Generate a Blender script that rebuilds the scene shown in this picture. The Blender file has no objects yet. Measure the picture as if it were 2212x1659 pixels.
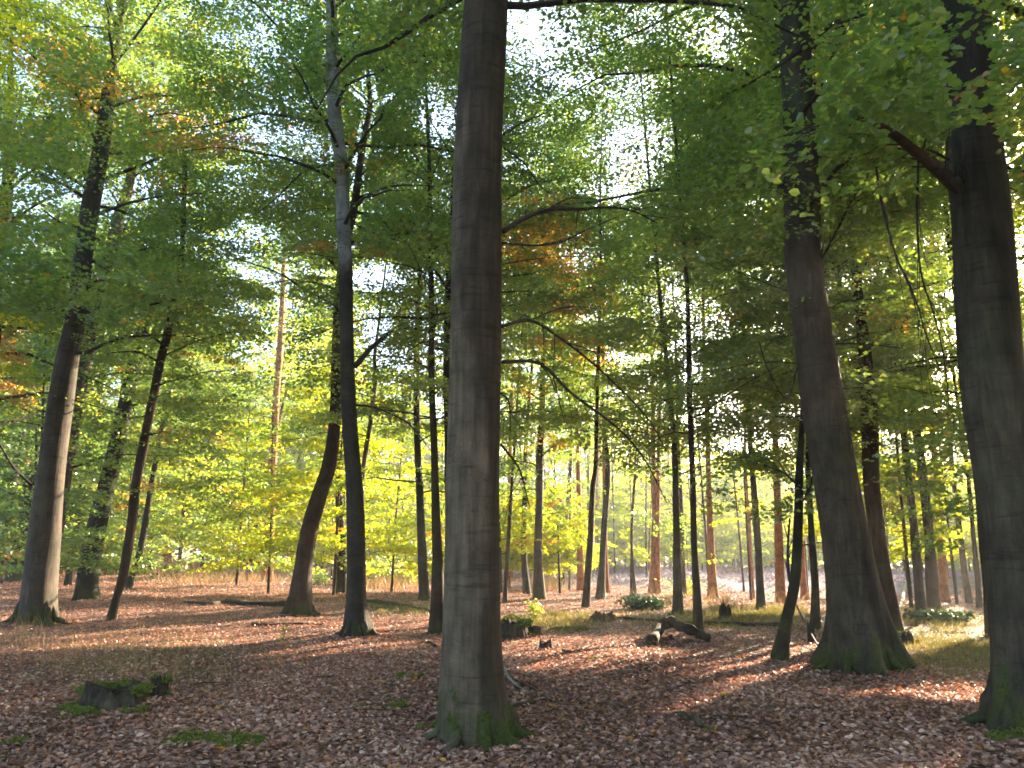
import bpy, math, random
import numpy as np
from mathutils import Vector

# ------------------------------------------------------------------ camera, sky, sun, exposure
S = bpy.context.scene
COL = S.collection
PITCH = math.radians(12.5)
F, CX, CY = 1661.0, 1106.0, 829.5          # focal length and centre in photo units (2212 x 1659)
CAM = np.array([0.0, 0.0, 1.55])
cam_d = bpy.data.cameras.new('camera'); cam = bpy.data.objects.new('camera', cam_d); COL.objects.link(cam)
cam.location = CAM; cam.rotation_euler = (math.pi/2 + PITCH, 0, 0)
cam_d.sensor_width = 36; cam_d.lens = 36*F/2212; cam_d.clip_end = 2000; cam_d.clip_start = .05
S.camera = cam

SUN_AZ, SUN_EL = math.radians(40.8), math.radians(18)     # azimuth to the right of the view direction (+Y)
SUN = np.array([math.sin(SUN_AZ)*math.cos(SUN_EL), math.cos(SUN_AZ)*math.cos(SUN_EL), math.sin(SUN_EL)])
W = bpy.data.worlds.new('World'); S.world = W; W.use_nodes = True
wn = W.node_tree.nodes; wl = W.node_tree.links; wn.clear()
sky = wn.new('ShaderNodeTexSky'); sky.sky_type = 'NISHITA'; sky.sun_disc = False
sky.sun_elevation = SUN_EL; sky.sun_rotation = SUN_AZ; sky.air_density = 1.0; sky.dust_density = 2.2; sky.ozone_density = 2.0
bg = wn.new('ShaderNodeBackground'); bg.inputs['Strength'].default_value = 0.115
wo = wn.new('ShaderNodeOutputWorld'); wl.new(sky.outputs[0], bg.inputs[0]); wl.new(bg.outputs[0], wo.inputs[0])
sd = bpy.data.lights.new('sun', 'SUN'); sd.energy = 5.0; sd.angle = math.radians(0.55); sd.color = (1.0, .80, .56)
so = bpy.data.objects.new('sun', sd); COL.objects.link(so)
so.rotation_euler = Vector(SUN).to_track_quat('Z', 'Y').to_euler(); so.location = (30, 30, 30)
S.view_settings.view_transform = 'Standard'; S.view_settings.look = 'None'
S.view_settings.gamma = 1; S.view_settings.use_curve_mapping = False
S.view_settings.exposure = 3.18
S.cycles.max_bounces = 7; S.cycles.diffuse_bounces = 4; S.cycles.glossy_bounces = 2; S.cycles.transmission_bounces = 4
S.cycles.sample_clamp_indirect = 6; S.cycles.filter_width = 1.7
S.cycles.volume_bounces = 0; S.cycles.volume_step_rate = 4; S.cycles.volume_max_steps = 64

rng = np.random.default_rng(11)
random.seed(5)

# ------------------------------------------------------------------ terrain and picture geometry
def sstep(a, b, x):
    t = np.clip((x-a)/(b-a), 0, 1); return t*t*(3-2*t)
def H(x, y):
    x = np.asarray(x, float); y = np.asarray(y, float)
    s = sstep(8, 45, y)
    h = -0.013*np.clip(x, -40, 40)*s
    h = h + (.035*np.sin(.71*x+1.3)*np.sin(.63*y+.4) + .022*np.sin(1.7*x+.9*y) + .05*np.sin(.31*x-.42*y+2)) * np.clip(1-(y-30)/60, .3, 1)
    bank = sstep(37, 41, y+.15*x)*(1-sstep(60, 90, y))*sstep(-2, 6, x)         # the pale bank on the right
    return h + bank*(.55+.12*np.sin(.9*x)+.08*np.sin(2.1*x+y))
cp, sp = math.cos(PITCH), math.sin(PITCH)
def ray(px, py):
    a, b = (px-CX)/F, -(py-CY)/F
    return np.array([a, cp - sp*b, sp + cp*b])
def ground_at(px, py):
    r = ray(px, py); t = 1.0
    for _ in range(4000):
        p = CAM + r*t
        if p[2] <= float(H(p[0], p[1])): break
        t += .002*t + .005
    return CAM + r*t
def at_depth(px, py, y):
    r = ray(px, py); t = y/r[1]
    return CAM + r*t, t
def project(P):
    d = P - CAM
    fwd = d[:, 1]*cp + d[:, 2]*sp; up = -d[:, 1]*sp + d[:, 2]*cp
    f = np.where(fwd > .2, fwd, .2)
    return CX + F*d[:, 0]/f, CY - F*up/f, fwd

# ------------------------------------------------------------------ materials
def newmat(name):
    m = bpy.data.materials.new(name); m.use_nodes = True; m.node_tree.nodes.clear()
    return m, m.node_tree.nodes, m.node_tree.links
def ramp(n, stops, interp='LINEAR'):
    r = n.new('ShaderNodeValToRGB'); e = r.color_ramp.elements; r.color_ramp.interpolation = interp
    while len(e) < len(stops): e.new(.5)
    for k, (p, c) in enumerate(stops): e[k].position = p; e[k].color = (*c, 1)
    return r
def mixc(n, l, fac, a, b, typ='MIX'):
    m = n.new('ShaderNodeMix'); m.data_type = 'RGBA'; m.blend_type = typ
    for s, v in ((m.inputs[0], fac), (m.inputs[6], a), (m.inputs[7], b)):
        if hasattr(v, 'links'): l.new(v, s)
        elif isinstance(v, (int, float)): s.default_value = v
        else: s.default_value = (*v, 1)
    return m.outputs[2]
def noise(n, l, vec, scale, detail=4, rough=.6, sc3=None):
    t = n.new('ShaderNodeTexNoise'); t.inputs['Scale'].default_value = scale
    t.inputs['Detail'].default_value = detail; t.inputs['Roughness'].default_value = rough
    if sc3:
        mp = n.new('ShaderNodeMapping'); mp.inputs['Scale'].default_value = sc3; l.new(vec, mp.inputs[0]); vec = mp.outputs[0]
    l.new(vec, t.inputs[0]); return t.outputs[0]
def mrange(n, l, v, a, b, c=0, d=1):
    m = n.new('ShaderNodeMapRange'); l.new(v, m.inputs[0])
    for k, x in zip((1, 2, 3, 4), (a, b, c, d)): m.inputs[k].default_value = x
    return m.outputs[0]
def math2(n, l, op, a, b):
    m = n.new('ShaderNodeMath'); m.operation = op
    for s, v in ((m.inputs[0], a), (m.inputs[1], b)):
        if hasattr(v, 'links'): l.new(v, s)
        else: s.default_value = v
    return m.outputs[0]

def bark(name, dark, mid, light, moss_top=.5, moss_amt=1.0, vstretch=.12, bump=.5, algae=.35, scale=1.0, dark_below=0, painted_shade=0):
    m, n, l = newmat(name)
    tc = n.new('ShaderNodeTexCoord'); v = tc.outputs['Object']
    streak = noise(n, l, v, 22*scale, 6, .65, (1, 1, vstretch))
    blot = noise(n, l, v, 3.2*scale, 5, .6, (1, 1, .8))
    rings = noise(n, l, v, 7*scale, 3, .55, (.35, .35, 3.2))
    c = ramp(n, [(.25, dark), (.5, mid), (.78, light)]); l.new(streak, c.inputs[0])
    b2 = ramp(n, [(.35, (.55, .55, .55)), (.65, (1.25, 1.22, 1.2))]); l.new(blot, b2.inputs[0])
    col = mixc(n, l, 1.0, c.outputs[0], b2.outputs[0], 'MULTIPLY')
    rg = ramp(n, [(.33, (.35, .34, .33)), (.42, (1, 1, 1))]); l.new(rings, rg.inputs[0])
    col = mixc(n, l, .6, col, rg.outputs[0], 'MULTIPLY')
    ml = ramp(n, [(.60, (1, 1, 1)), (.70, (1.45, 1.45, 1.4))]); l.new(noise(n, l, v, 11*scale, 4, .75, (1, 1, .6)), ml.inputs[0])
    col = mixc(n, l, .7, col, ml.outputs[0], 'MULTIPLY')
    vor = n.new('ShaderNodeTexVoronoi'); vor.feature = 'DISTANCE_TO_EDGE'; vor.inputs['Scale'].default_value = 5*scale
    mp = n.new('ShaderNodeMapping'); mp.inputs['Scale'].default_value = (.5, .5, 1.9); l.new(v, mp.inputs[0])
    dist_v = n.new('ShaderNodeVectorMath'); dist_v.operation = 'ADD'; nz = n.new('ShaderNodeTexNoise'); nz.inputs['Scale'].default_value = 3; l.new(v, nz.inputs[0]); l.new(mp.outputs[0], dist_v.inputs[0]); l.new(nz.outputs['Color'], dist_v.inputs[1]); l.new(dist_v.outputs[0], vor.inputs[0])
    cr = ramp(n, [(.0, (.5, .48, .46)), (.035, (1, 1, 1))]); l.new(vor.outputs['Distance'], cr.inputs[0])
    col = mixc(n, l, mrange(n, l, noise(n, l, v, 2.3, 3), .45, .65), col, mixc(n, l, 1.0, col, cr.outputs[0], 'MULTIPLY'))
    gn = noise(n, l, v, 1.7, 4, .6)
    col = mixc(n, l, mrange(n, l, gn, .45, .75, 0, algae), col, (.075, .085, .04))
    sep = n.new('ShaderNodeSeparateXYZ'); l.new(v, sep.inputs[0])
    mn = noise(n, l, v, 6, 4, .7)
    if painted_shade:                                     # trunk's right-side and upper shade painted into the bark, running down in tongues
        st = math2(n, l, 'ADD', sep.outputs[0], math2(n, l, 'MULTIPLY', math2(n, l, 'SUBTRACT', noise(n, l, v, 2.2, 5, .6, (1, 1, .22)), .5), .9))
        st = math2(n, l, 'ADD', st, math2(n, l, 'MULTIPLY', sep.outputs[2], .06 if painted_shade == 1 else .015))
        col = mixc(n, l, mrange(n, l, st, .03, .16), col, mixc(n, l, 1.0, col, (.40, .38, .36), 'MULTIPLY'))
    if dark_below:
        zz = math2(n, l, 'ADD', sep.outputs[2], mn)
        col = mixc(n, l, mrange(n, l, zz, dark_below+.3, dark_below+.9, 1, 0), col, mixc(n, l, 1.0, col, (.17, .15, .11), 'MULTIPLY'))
    hgt = math2(n, l, 'ADD', sep.outputs[2], math2(n, l, 'MULTIPLY', math2(n, l, 'SUBTRACT', mn, .5), -3.6*moss_top))
    mossf = math2(n, l, 'MULTIPLY', mrange(n, l, hgt, moss_top*.35, moss_top*.85, moss_amt, 0), mrange(n, l, noise(n, l, v, 3.7, 5, .7), .42, .56, .12, 1))
    mc = ramp(n, [(.3, (.014, .020, .003)), (.7, (.055, .072, .010))]); l.new(noise(n, l, v, 40, 3), mc.inputs[0])
    col = mixc(n, l, mossf, col, mc.outputs[0])
    p = n.new('ShaderNodeBsdfPrincipled'); p.inputs['Roughness'].default_value = .85; p.inputs['Specular IOR Level'].default_value = .25
    l.new(col, p.inputs['Base Color'])
    bm = n.new('ShaderNodeBump'); bm.inputs['Strength'].default_value = bump; bm.inputs['Distance'].default_value = .02
    l.new(math2(n, l, 'ADD', streak, math2(n, l, 'MULTIPLY', rings, .5)), bm.inputs['Height']); l.new(bm.outputs[0], p.inputs['Normal'])
    o = n.new('ShaderNodeOutputMaterial'); l.new(p.outputs[0], o.inputs[0])
    return m
M = {}
M['beech'] = bark('bark_beech_grey', (0.0286, 0.0221, 0.017), (0.0599, 0.0469, 0.0363), (0.0951, 0.0753, 0.059), .55, .95, .10, .55, .35)
M['beech_shade_painted_dark'] = bark('bark_beech_shade_painted', (0.0251, 0.0194, 0.0149), (0.0526, 0.0412, 0.0319), (0.0835, 0.0661, 0.0518), .55, .95, .10, .55, .35, painted_shade=2)
M['beech_shade_painted'] = bark('bark_beech_silvery', (0.053, 0.0396, 0.0301), (0.111, 0.0842, 0.0644), (0.176, 0.135, 0.105), .55, .95, .07, .9, .2, painted_shade=1)
M['beech_pale'] = bark('bark_beech_pale', (0.0591, 0.0506, 0.0429), (0.0942, 0.0807, 0.0692), (0.125, 0.108, 0.0914), .4, .6, .4, .25, .25)
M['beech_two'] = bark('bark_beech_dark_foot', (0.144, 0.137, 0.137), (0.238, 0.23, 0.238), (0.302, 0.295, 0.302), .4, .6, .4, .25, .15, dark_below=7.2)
M['beech_dark'] = bark('bark_dark_mossy', (0.00781, 0.00606, 0.00443), (0.0167, 0.0126, 0.0088), (0.029, 0.0223, 0.0159), 1.1, .8, .3, .5, .6)
M['brown'] = bark('bark_brown', (0.0207, 0.0122, 0.00704), (0.0445, 0.0269, 0.0165), (0.0711, 0.043, 0.0259), .5, .7, .2, .6, .4)
M['pine'] = bark('bark_pine_red', (0.117, 0.039, 0.0182), (0.351, 0.13, 0.0585), (0.52, 0.221, 0.104), .25, .5, .35, .8, .1)
M['twig'] = bark('bark_twig', (.02, .016, .013), (.04, .032, .026), (.07, .055, .045), .01, 0, .5, .2, .2)
M['wood'] = bark('dead_wood', (.05, .03, .02), (.13, .075, .045), (.25, .15, .09), .05, .1, .6, .8, .3)
M['dark_wood'] = bark('dead_wood_dark', (.016, .012, .010), (.045, .034, .028), (.10, .08, .066), .05, .2, .4, .8, .3)
M['log_bark'] = bark('rotten_log_bark', (.014, .008, .006), (.034, .017, .011), (.065, .032, .02), .05, .1, .5, .9, .6)
M['pale_wood'] = bark('dead_wood_pale', (0.121, 0.105, 0.088), (0.209, 0.182, 0.154), (0.275, 0.248, 0.22), .01, 0, .4, .4, .1)

def leafmat(name, green, autumn, trans_mul=(1.25, 1.35, .55), tr=.5, gloss=.05, rough=.42):
    m, n, l = newmat(name)
    a = n.new('ShaderNodeAttribute'); a.attribute_name = 'rnd'
    b = n.new('ShaderNodeAttribute'); b.attribute_name = 'aut'
    g = ramp(n, green); l.new(a.outputs['Fac'], g.inputs[0])
    u = ramp(n, autumn); l.new(a.outputs['Fac'], u.inputs[0])
    col = mixc(n, l, b.outputs['Fac'], g.outputs[0], u.outputs[0])
    d = n.new('ShaderNodeBsdfDiffuse'); l.new(col, d.inputs[0])
    t = n.new('ShaderNodeBsdfTranslucent'); l.new(mixc(n, l, 1.0, col, trans_mul, 'MULTIPLY'), t.inputs[0])
    mx = n.new('ShaderNodeMixShader'); mx.inputs[0].default_value = tr; l.new(d.outputs[0], mx.inputs[1]); l.new(t.outputs[0], mx.inputs[2])
    gl = n.new('ShaderNodeBsdfGlossy'); gl.inputs['Roughness'].default_value = rough
    mg = n.new('ShaderNodeMixShader'); mg.inputs[0].default_value = gloss; l.new(mx.outputs[0], mg.inputs[1]); l.new(gl.outputs[0], mg.inputs[2])
    o = n.new('ShaderNodeOutputMaterial'); l.new(mg.outputs[0], o.inputs[0])
    return m
AUT = [(0, (.24, .095, .035)), (.4, (.36, .165, .05)), (.8, (.46, .27, .07)), (1, (.55, .40, .10))]
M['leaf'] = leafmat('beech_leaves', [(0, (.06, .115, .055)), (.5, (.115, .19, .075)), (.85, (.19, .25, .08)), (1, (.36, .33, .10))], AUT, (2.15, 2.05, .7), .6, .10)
M['leaf_young'] = leafmat('yellowing_glow_beech_leaves', [(0, (.11, .18, .04)), (.45, (.215, .285, .05)), (.8, (.38, .40, .055)), (1, (.54, .47, .06))], AUT, (2.0, 1.85, .4), .62, .04)  # yellowing leaf tint, with the backlit glow also painted into it
M['needle'] = leafmat('pine_needles', [(0, (.02, .05, .03)), (1, (.05, .10, .05))], AUT, (1.2, 1.2, .8), .25, .04)
M['litter'] = leafmat('fallen_leaves', [(0, (.10, .05, .042)), (.3, (.29, .155, .125)), (.6, (.48, .285, .235)), (.85, (.66, .46, .40)), (1, (.80, .66, .60))],
                      [(0, (.45, .15, .03)), (1, (.62, .36, .06))], (1.3, .9, .6), .25, .06, .42)
M['dry_grass'] = leafmat('dry_grass', [(0, (.20, .12, .06)), (1, (.50, .36, .20))], AUT, (1, .9, .7), .35, .03)
M['grass'] = leafmat('green_grass', [(0, (.09, .10, .04)), (.5, (.16, .17, .065)), (.8, (.28, .24, .11)), (1, (.40, .30, .16))], AUT, (1.2, 1.1, .6), .4, .03)
M['moss'] = leafmat('moss', [(0, (.055, .075, .015)), (.6, (.15, .175, .035)), (1, (.30, .30, .07))], AUT, (1.2, 1.3, .5), .35, .02)
M['brash'] = leafmat('pale_brash', [(0, (.09, .07, .08)), (.5, (.20, .165, .19)), (1, (.36, .31, .36))], AUT, (1, 1, 1), .2, .03)

def ground_mat():
    m, n, l = newmat('forest_floor')
    tc = n.new('ShaderNodeTexCoord'); v = tc.outputs['Object']
    vo = n.new('ShaderNodeTexVoronoi'); vo.inputs['Scale'].default_value = 14; l.new(v, vo.inputs[0])
    vc = n.new('ShaderNodeSeparateColor'); l.new(vo.outputs['Color'], vc.inputs[0])
    c = ramp(n, [(0, (.06, .028, .018)), (.35, (.13, .06, .04)), (.7, (.24, .12, .075)), (1, (.40, .22, .14))]); l.new(vc.outputs[0], c.inputs[0])
    big = ramp(n, [(.35, (.6, .6, .6)), (.65, (1.2, 1.15, 1.1))]); l.new(noise(n, l, v, .9, 5), big.inputs[0])
    col = mixc(n, l, 1, c.outputs[0], big.outputs[0], 'MULTIPLY')
    ag = n.new('ShaderNodeAttribute'); ag.attribute_name = 'grassy'
    gr = ramp(n, [(.3, (.07, .065, .03)), (.7, (.17, .15, .07))]); l.new(noise(n, l, v, 9, 5), gr.inputs[0])
    gf = math2(n, l, 'MULTIPLY', ag.outputs['Fac'], mrange(n, l, noise(n, l, v, 1.6, 5, .7), .35, .55))
    col = mixc(n, l, gf, col, gr.outputs[0])
    al = n.new('ShaderNodeAttribute'); al.attribute_name = 'pale'
    pl = ramp(n, [(.3, (.10, .08, .09)), (.7, (.24, .20, .23))]); l.new(noise(n, l, v, 3, 7, .75), pl.inputs[0])
    col = mixc(n, l, al.outputs['Fac'], col, pl.outputs[0])
    p = n.new('ShaderNodeBsdfPrincipled'); p.inputs['Roughness'].default_value = .8; l.new(col, p.inputs['Base Color'])
    bm = n.new('ShaderNodeBump'); bm.inputs['Distance'].default_value = .05; bm.inputs['Strength'].default_value = .9
    l.new(math2(n, l, 'ADD', vo.outputs['Distance'], noise(n, l, v, 25, 4)), bm.inputs['Height']); l.new(bm.outputs[0], p.inputs['Normal'])
    o = n.new('ShaderNodeOutputMaterial'); l.new(p.outputs[0], o.inputs[0])
    return m
M['ground'] = ground_mat()

# ------------------------------------------------------------------ mesh and object helpers
def mesh(name, V, quads=None, mats=(), tris=None, fattr=None, midx=None, smooth=False, vattr=None):
    V = np.asarray(V, np.float32).reshape(-1, 3)
    me = bpy.data.meshes.new(name)
    nq = 0 if quads is None else len(quads); nt = 0 if tris is None else len(tris)
    loops = []
    if nq: loops.append(np.asarray(quads, np.int32).ravel())
    if nt: loops.append(np.asarray(tris, np.int32).ravel())
    loops = np.concatenate(loops)
    me.vertices.add(len(V)); me.vertices.foreach_set('co', V.ravel())
    me.loops.add(len(loops)); me.loops.foreach_set('vertex_index', loops)
    st = np.concatenate([np.arange(nq)*4, nq*4 + np.arange(nt)*3]).astype(np.int32)
    me.polygons.add(nq+nt); me.polygons.foreach_set('loop_start', st)
    if midx is not None: me.polygons.foreach_set('material_index', np.asarray(midx, np.int32))
    me.polygons.foreach_set('use_smooth', np.full(nq+nt, smooth))
    for k, a in (fattr or {}).items():
        at = me.attributes.new(k, 'FLOAT', 'FACE'); at.data.foreach_set('value', np.asarray(a, np.float32))
    for k, a in (vattr or {}).items():
        at = me.attributes.new(k, 'FLOAT', 'POINT'); at.data.foreach_set('value', np.asarray(a, np.float32))
    for mt in mats: me.materials.append(mt)
    me.update(calc_edges=True)
    return me
def link(name, me, parent=None, label=None, cat=None, group=None, kind=None, loc=None):
    o = bpy.data.objects.new(name, me); COL.objects.link(o)
    if parent is not None: o.parent = parent
    if loc is not None: o.location = loc
    if label: o['label'] = label
    if cat: o['category'] = cat
    if group: o['group'] = group
    if kind: o['kind'] = kind
    return o

def catmull(P, R, k):
    P = np.asarray(P, float); R = np.asarray(R, float); n = len(P)
    if n < 3: 
        t = np.linspace(0, 1, k+1)[:, None]; return P[0]*(1-t)+P[-1]*t, R[0]*(1-t[:, 0])+R[-1]*t[:, 0]
    Q = np.vstack([2*P[0]-P[1], P, 2*P[-1]-P[-2]]); out = []; ro = []
    for i in range(n-1):
        p0, p1, p2, p3 = Q[i:i+4]
        for t in np.arange(k)/k:
            out.append(.5*((2*p1)+(-p0+p2)*t+(2*p0-5*p1+4*p2-p3)*t*t+(-p0+3*p1-3*p2+p3)*t**3)); ro.append(R[i]*(1-t)+R[i+1]*t)
    out.append(P[-1]); ro.append(R[-1])
    return np.array(out), np.array(ro)
def tube(P, R, seg=8, rfun=None, cap=True):
    """V, quads, tris of a tapered tube along P with radii R; rfun(i, angle) scales the radius"""
    P = np.asarray(P, float); n = len(P)
    T = np.gradient(P, axis=0); T /= np.linalg.norm(T, axis=1)[:, None]+1e-9
    ref = np.array([0, 1, 0.]) if abs(T[0][1]) < .8 else np.array([1., 0, 0])
    A = np.cross(ref, T); A /= np.linalg.norm(A, axis=1)[:, None]+1e-9; B = np.cross(T, A)
    th = np.linspace(0, 2*math.pi, seg, endpoint=False)
    V = np.zeros((n, seg, 3))
    for i in range(n):
        r = R[i]*(rfun(i, th) if rfun else 1.0)*np.ones(seg)
        V[i] = P[i] + (np.cos(th)*r)[:, None]*A[i] + (np.sin(th)*r)[:, None]*B[i]
    i, j = np.meshgrid(np.arange(n-1), np.arange(seg), indexing='ij'); j2 = (j+1) % seg
    q = np.stack([i*seg+j, i*seg+j2, (i+1)*seg+j2, (i+1)*seg+j], -1).reshape(-1, 4)
    V = V.reshape(-1, 3); tr = None
    if cap:
        V = np.vstack([V, P[0], P[-1]]); c0, c1 = n*seg, n*seg+1; jj = np.arange(seg); k2 = (jj+1) % seg
        tr = np.vstack([np.stack([np.full(seg, c0), k2, jj], -1), np.stack([np.full(seg, c1), (n-1)*seg+jj, (n-1)*seg+k2], -1)])
    return V, q, tr
class Bag:
    def __init__(s): s.V = []; s.q = []; s.t = []; s.n = 0
    def add(s, V, q=None, t=None):
        s.V.append(np.asarray(V, float))
        if q is not None and len(q): s.q.append(np.asarray(q)+s.n)
        if t is not None and len(t): s.t.append(np.asarray(t)+s.n)
        s.n += len(V)
    def mesh(s, name, mats, smooth=True, org=(0, 0, 0)):
        return mesh(name, np.vstack(s.V)-np.asarray(org), np.vstack(s.q) if s.q else None, mats, np.vstack(s.t) if s.t else None, smooth=smooth)

def unit(v): return v/(np.linalg.norm(v, axis=-1, keepdims=True)+1e-9)
def leaf_geo(C, D, N, size, hexa, wid=.72):
    """vertices and quads of leaves: centre C, long axis D, normal N; six-point folded leaf or a rhombus"""
    n = len(C); D = unit(D); Sd = unit(np.cross(N, D)); N = np.cross(D, Sd)
    L = size[:, None]*.5; Wd = size[:, None]*wid*.5
    if hexa:
        V = np.stack([C-D*L, C-D*L*.35-Sd*Wd+N*Wd*.25, C+D*L*.35-Sd*Wd*.85+N*Wd*.25, C+D*L, C+D*L*.35+Sd*Wd*.85+N*Wd*.25, C-D*L*.35+Sd*Wd+N*Wd*.25], 1)
        b = (np.arange(n)*6)[:, None]
        q = np.concatenate([b+np.array([[0, 1, 2, 3]]), b+np.array([[3, 4, 5, 0]])], 1).reshape(-1, 4); per = 2
    else:
        V = np.stack([C-D*L, C-Sd*Wd, C+D*L, C+Sd*Wd], 1)
        b = (np.arange(n)*4)[:, None]; q = b+np.array([[0, 1, 2, 3]]); per = 1
    return V.reshape(-1, 3), q, per

# ------------------------------------------------------------------ the floor
def grassiness(x, y):
    px, py, f = project(np.stack([x, y, H(x, y)], 1))
    g = np.zeros(len(x))
    def blob(cx, cy, rx, ry, a): 
        nonlocal g
        g = np.maximum(g, a*np.clip(1.25-((px-cx)/rx)**2-((py-cy)/ry)**2, 0, 1)*(f > 1))
    blob(2060, 1390, 170, 75, 1.0); blob(1560, 1335, 230, 32, .9); blob(1200, 1345, 130, 30, .8); blob(900, 1315, 160, 16, .7)
    blob(300, 1440, 330, 60, .45); blob(500, 1250, 260, 16, .5); blob(470, 1610, 120, 55, .5); blob(2010, 1320, 110, 25, .6)
    return g
def paleness(x, y):
    n = .7*np.sin(.8*x)+.5*np.sin(2.3*x+1)
    return sstep(37.5, 39.5, y+.15*x+n)*(1-sstep(70, 76, y+n))*sstep(-1, 5, x+.3*n)
NU, NV = 520, 620
u = np.linspace(-1, 1, NU); v = np.linspace(-.72, 1, NV)
gx = 300*np.sign(u)*np.abs(u)**2.6; gy = 9+360*np.sign(v)*np.abs(v)**2.6
X, Y = np.meshgrid(gx, gy); Xf, Yf = X.ravel(), Y.ravel()
fine = .012*np.sin(9*Xf+3*np.sin(4*Yf))*np.sin(8*Yf+2*np.sin(5*Xf))*np.exp(-np.abs(Yf-9)/25)
Zf = H(Xf, Yf)+fine
ii, jj = np.meshgrid(np.arange(NV-1), np.arange(NU-1), indexing='ij')
gq = np.stack([ii*NU+jj, ii*NU+jj+1, (ii+1)*NU+jj+1, (ii+1)*NU+jj], -1).reshape(-1, 4)
link('ground', mesh('ground', np.stack([Xf, Yf, Zf], 1), gq, [M['ground']], smooth=True,
     vattr={'grassy': grassiness(Xf, Yf), 'pale': paleness(Xf, Yf)}), kind='structure')

# ------------------------------------------------------------------ foliage engine
# sky openings of the canopy: (x, y, rx, ry, share of foliage left)
HOLES = [(945, 245, 48, 75, .16), (1235, 178, 90, 24, .2), (1180, 60, 90, 90, .42), (1390, 60, 80, 55, .42), (1555, 70, 60, 70, .25), (1370, 330, 90, 90, .38),
         (1330, 420, 60, 40, .3), (575, 580, 80, 42, .4), (500, 560, 40, 25, .55), (640, 700, 60, 50, .65), (810, 600, 60, 40, .2), (808, 715, 32, 60, .08),
         (470, 90, 50, 50, .75), (450, 270, 60, 40, .85), (560, 160, 50, 50, .8), (240, 850, 45, 55, .35), (260, 430, 80, 50, .45), (100, 460, 60, 40, .5),
         (1530, 680, 50, 45, .5), (1580, 880, 60, 40, .6), (1510, 800, 30, 50, .6), (1930, 960, 50, 30, .12), (2060, 650, 50, 100, .4), (2040, 820, 50, 60, .4),
         (1152, 790, 18, 22, .1), (1420, 620, 70, 60, .5), (560, 500, 60, 30, .4), (955, 890, 16, 35, .2), (1140, 920, 25, 50, .4), (1190, 1020, 25, 30, .3),
         (2190, 560, 20, 90, .6), (1650, 450, 40, 30, .5), (800, 180, 50, 40, .6), (1250, 560, 50, 40, .5), (1480, 40, 30, 40, .5), (1380, 200, 60, 30, .5)]
AUTUMN = [(120, 120, 80, 40, .55), (210, 190, 130, 25, .6), (330, 250, 140, 28, .6), (460, 310, 100, 25, .6), (370, 400, 60, 18, .7), (20, 780, 45, 90, .8), (50, 850, 30, 40, .7),
          (1140, 540, 55, 50, .6), (1210, 590, 55, 45, .6), (1250, 660, 55, 45, .45), (1150, 480, 40, 30, .6), (1290, 780, 50, 40, .45), (1165, 960, 30, 40, .55), (1150, 840, 30, 30, .5), (300, 1050, 30, 20, .5), (285, 1085, 40, 20, .4)]
LIT = [  # sunlit places on the floor: pixel, radius in metres
       (330, 1262, 2.2), (430, 1258, 2.2), (540, 1268, 2.0), (640, 1258, 1.4), (700, 1275, 1.4), (840, 1275, 1.5), (640, 1338, .55), (560, 1340, .5), (740, 1342, .5), (480, 1352, .4), (380, 1385, .4), (300, 1378, .35),
       (850, 1350, .5), (900, 1352, .5), (800, 1395, .3), (700, 1395, .3), (1120, 1285, .7), (1190, 1300, .8), (1290, 1300, .8), (1380, 1292, 1.), (1480, 1298, 1.2), (1580, 1305, 1.2), (1230, 1350, .5), (1150, 1350, .5),
       (1130, 1385, .35), (1250, 1395, .4), (1350, 1400, .3), (1580, 1415, .35), (1640, 1420, .35), (1730, 1400, .4), (1700, 1315, .8), (2010, 1378, .8), (2060, 1380, .7), (2090, 1350, .8), (1980, 1330, .6), (2150, 1335, .6),
       (1590, 1500, .15), (1500, 1530, .18), (1730, 1432, .2), (1420, 1445, .2), (2020, 1500, .2), (2110, 1510, .22), (1880, 1500, .15), (210, 1245, 1.5), (150, 1240, 1.5), (680, 1345, .5), (600, 1345, .5), (420, 1352, .45), (350, 1385, .4), (440, 1392, .35), (870, 1335, .4), (1200, 1390, .35), (1300, 1385, .35), (1390, 1415, .3), (1650, 1412, .35), (1560, 1440, .25), (1540, 1520, .2), (1620, 1470, .18), (1690, 1450, .2), (1330, 1440, .2), (1180, 1440, .2), (2070, 1500, .25), (1960, 1500, .2), (1400, 1272, 3), (1560, 1270, 3), (1700, 1272, 3), (1300, 1275, 2.5)]
LITP = [(ground_at(a, b), r) for a, b, r in LIT]
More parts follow.
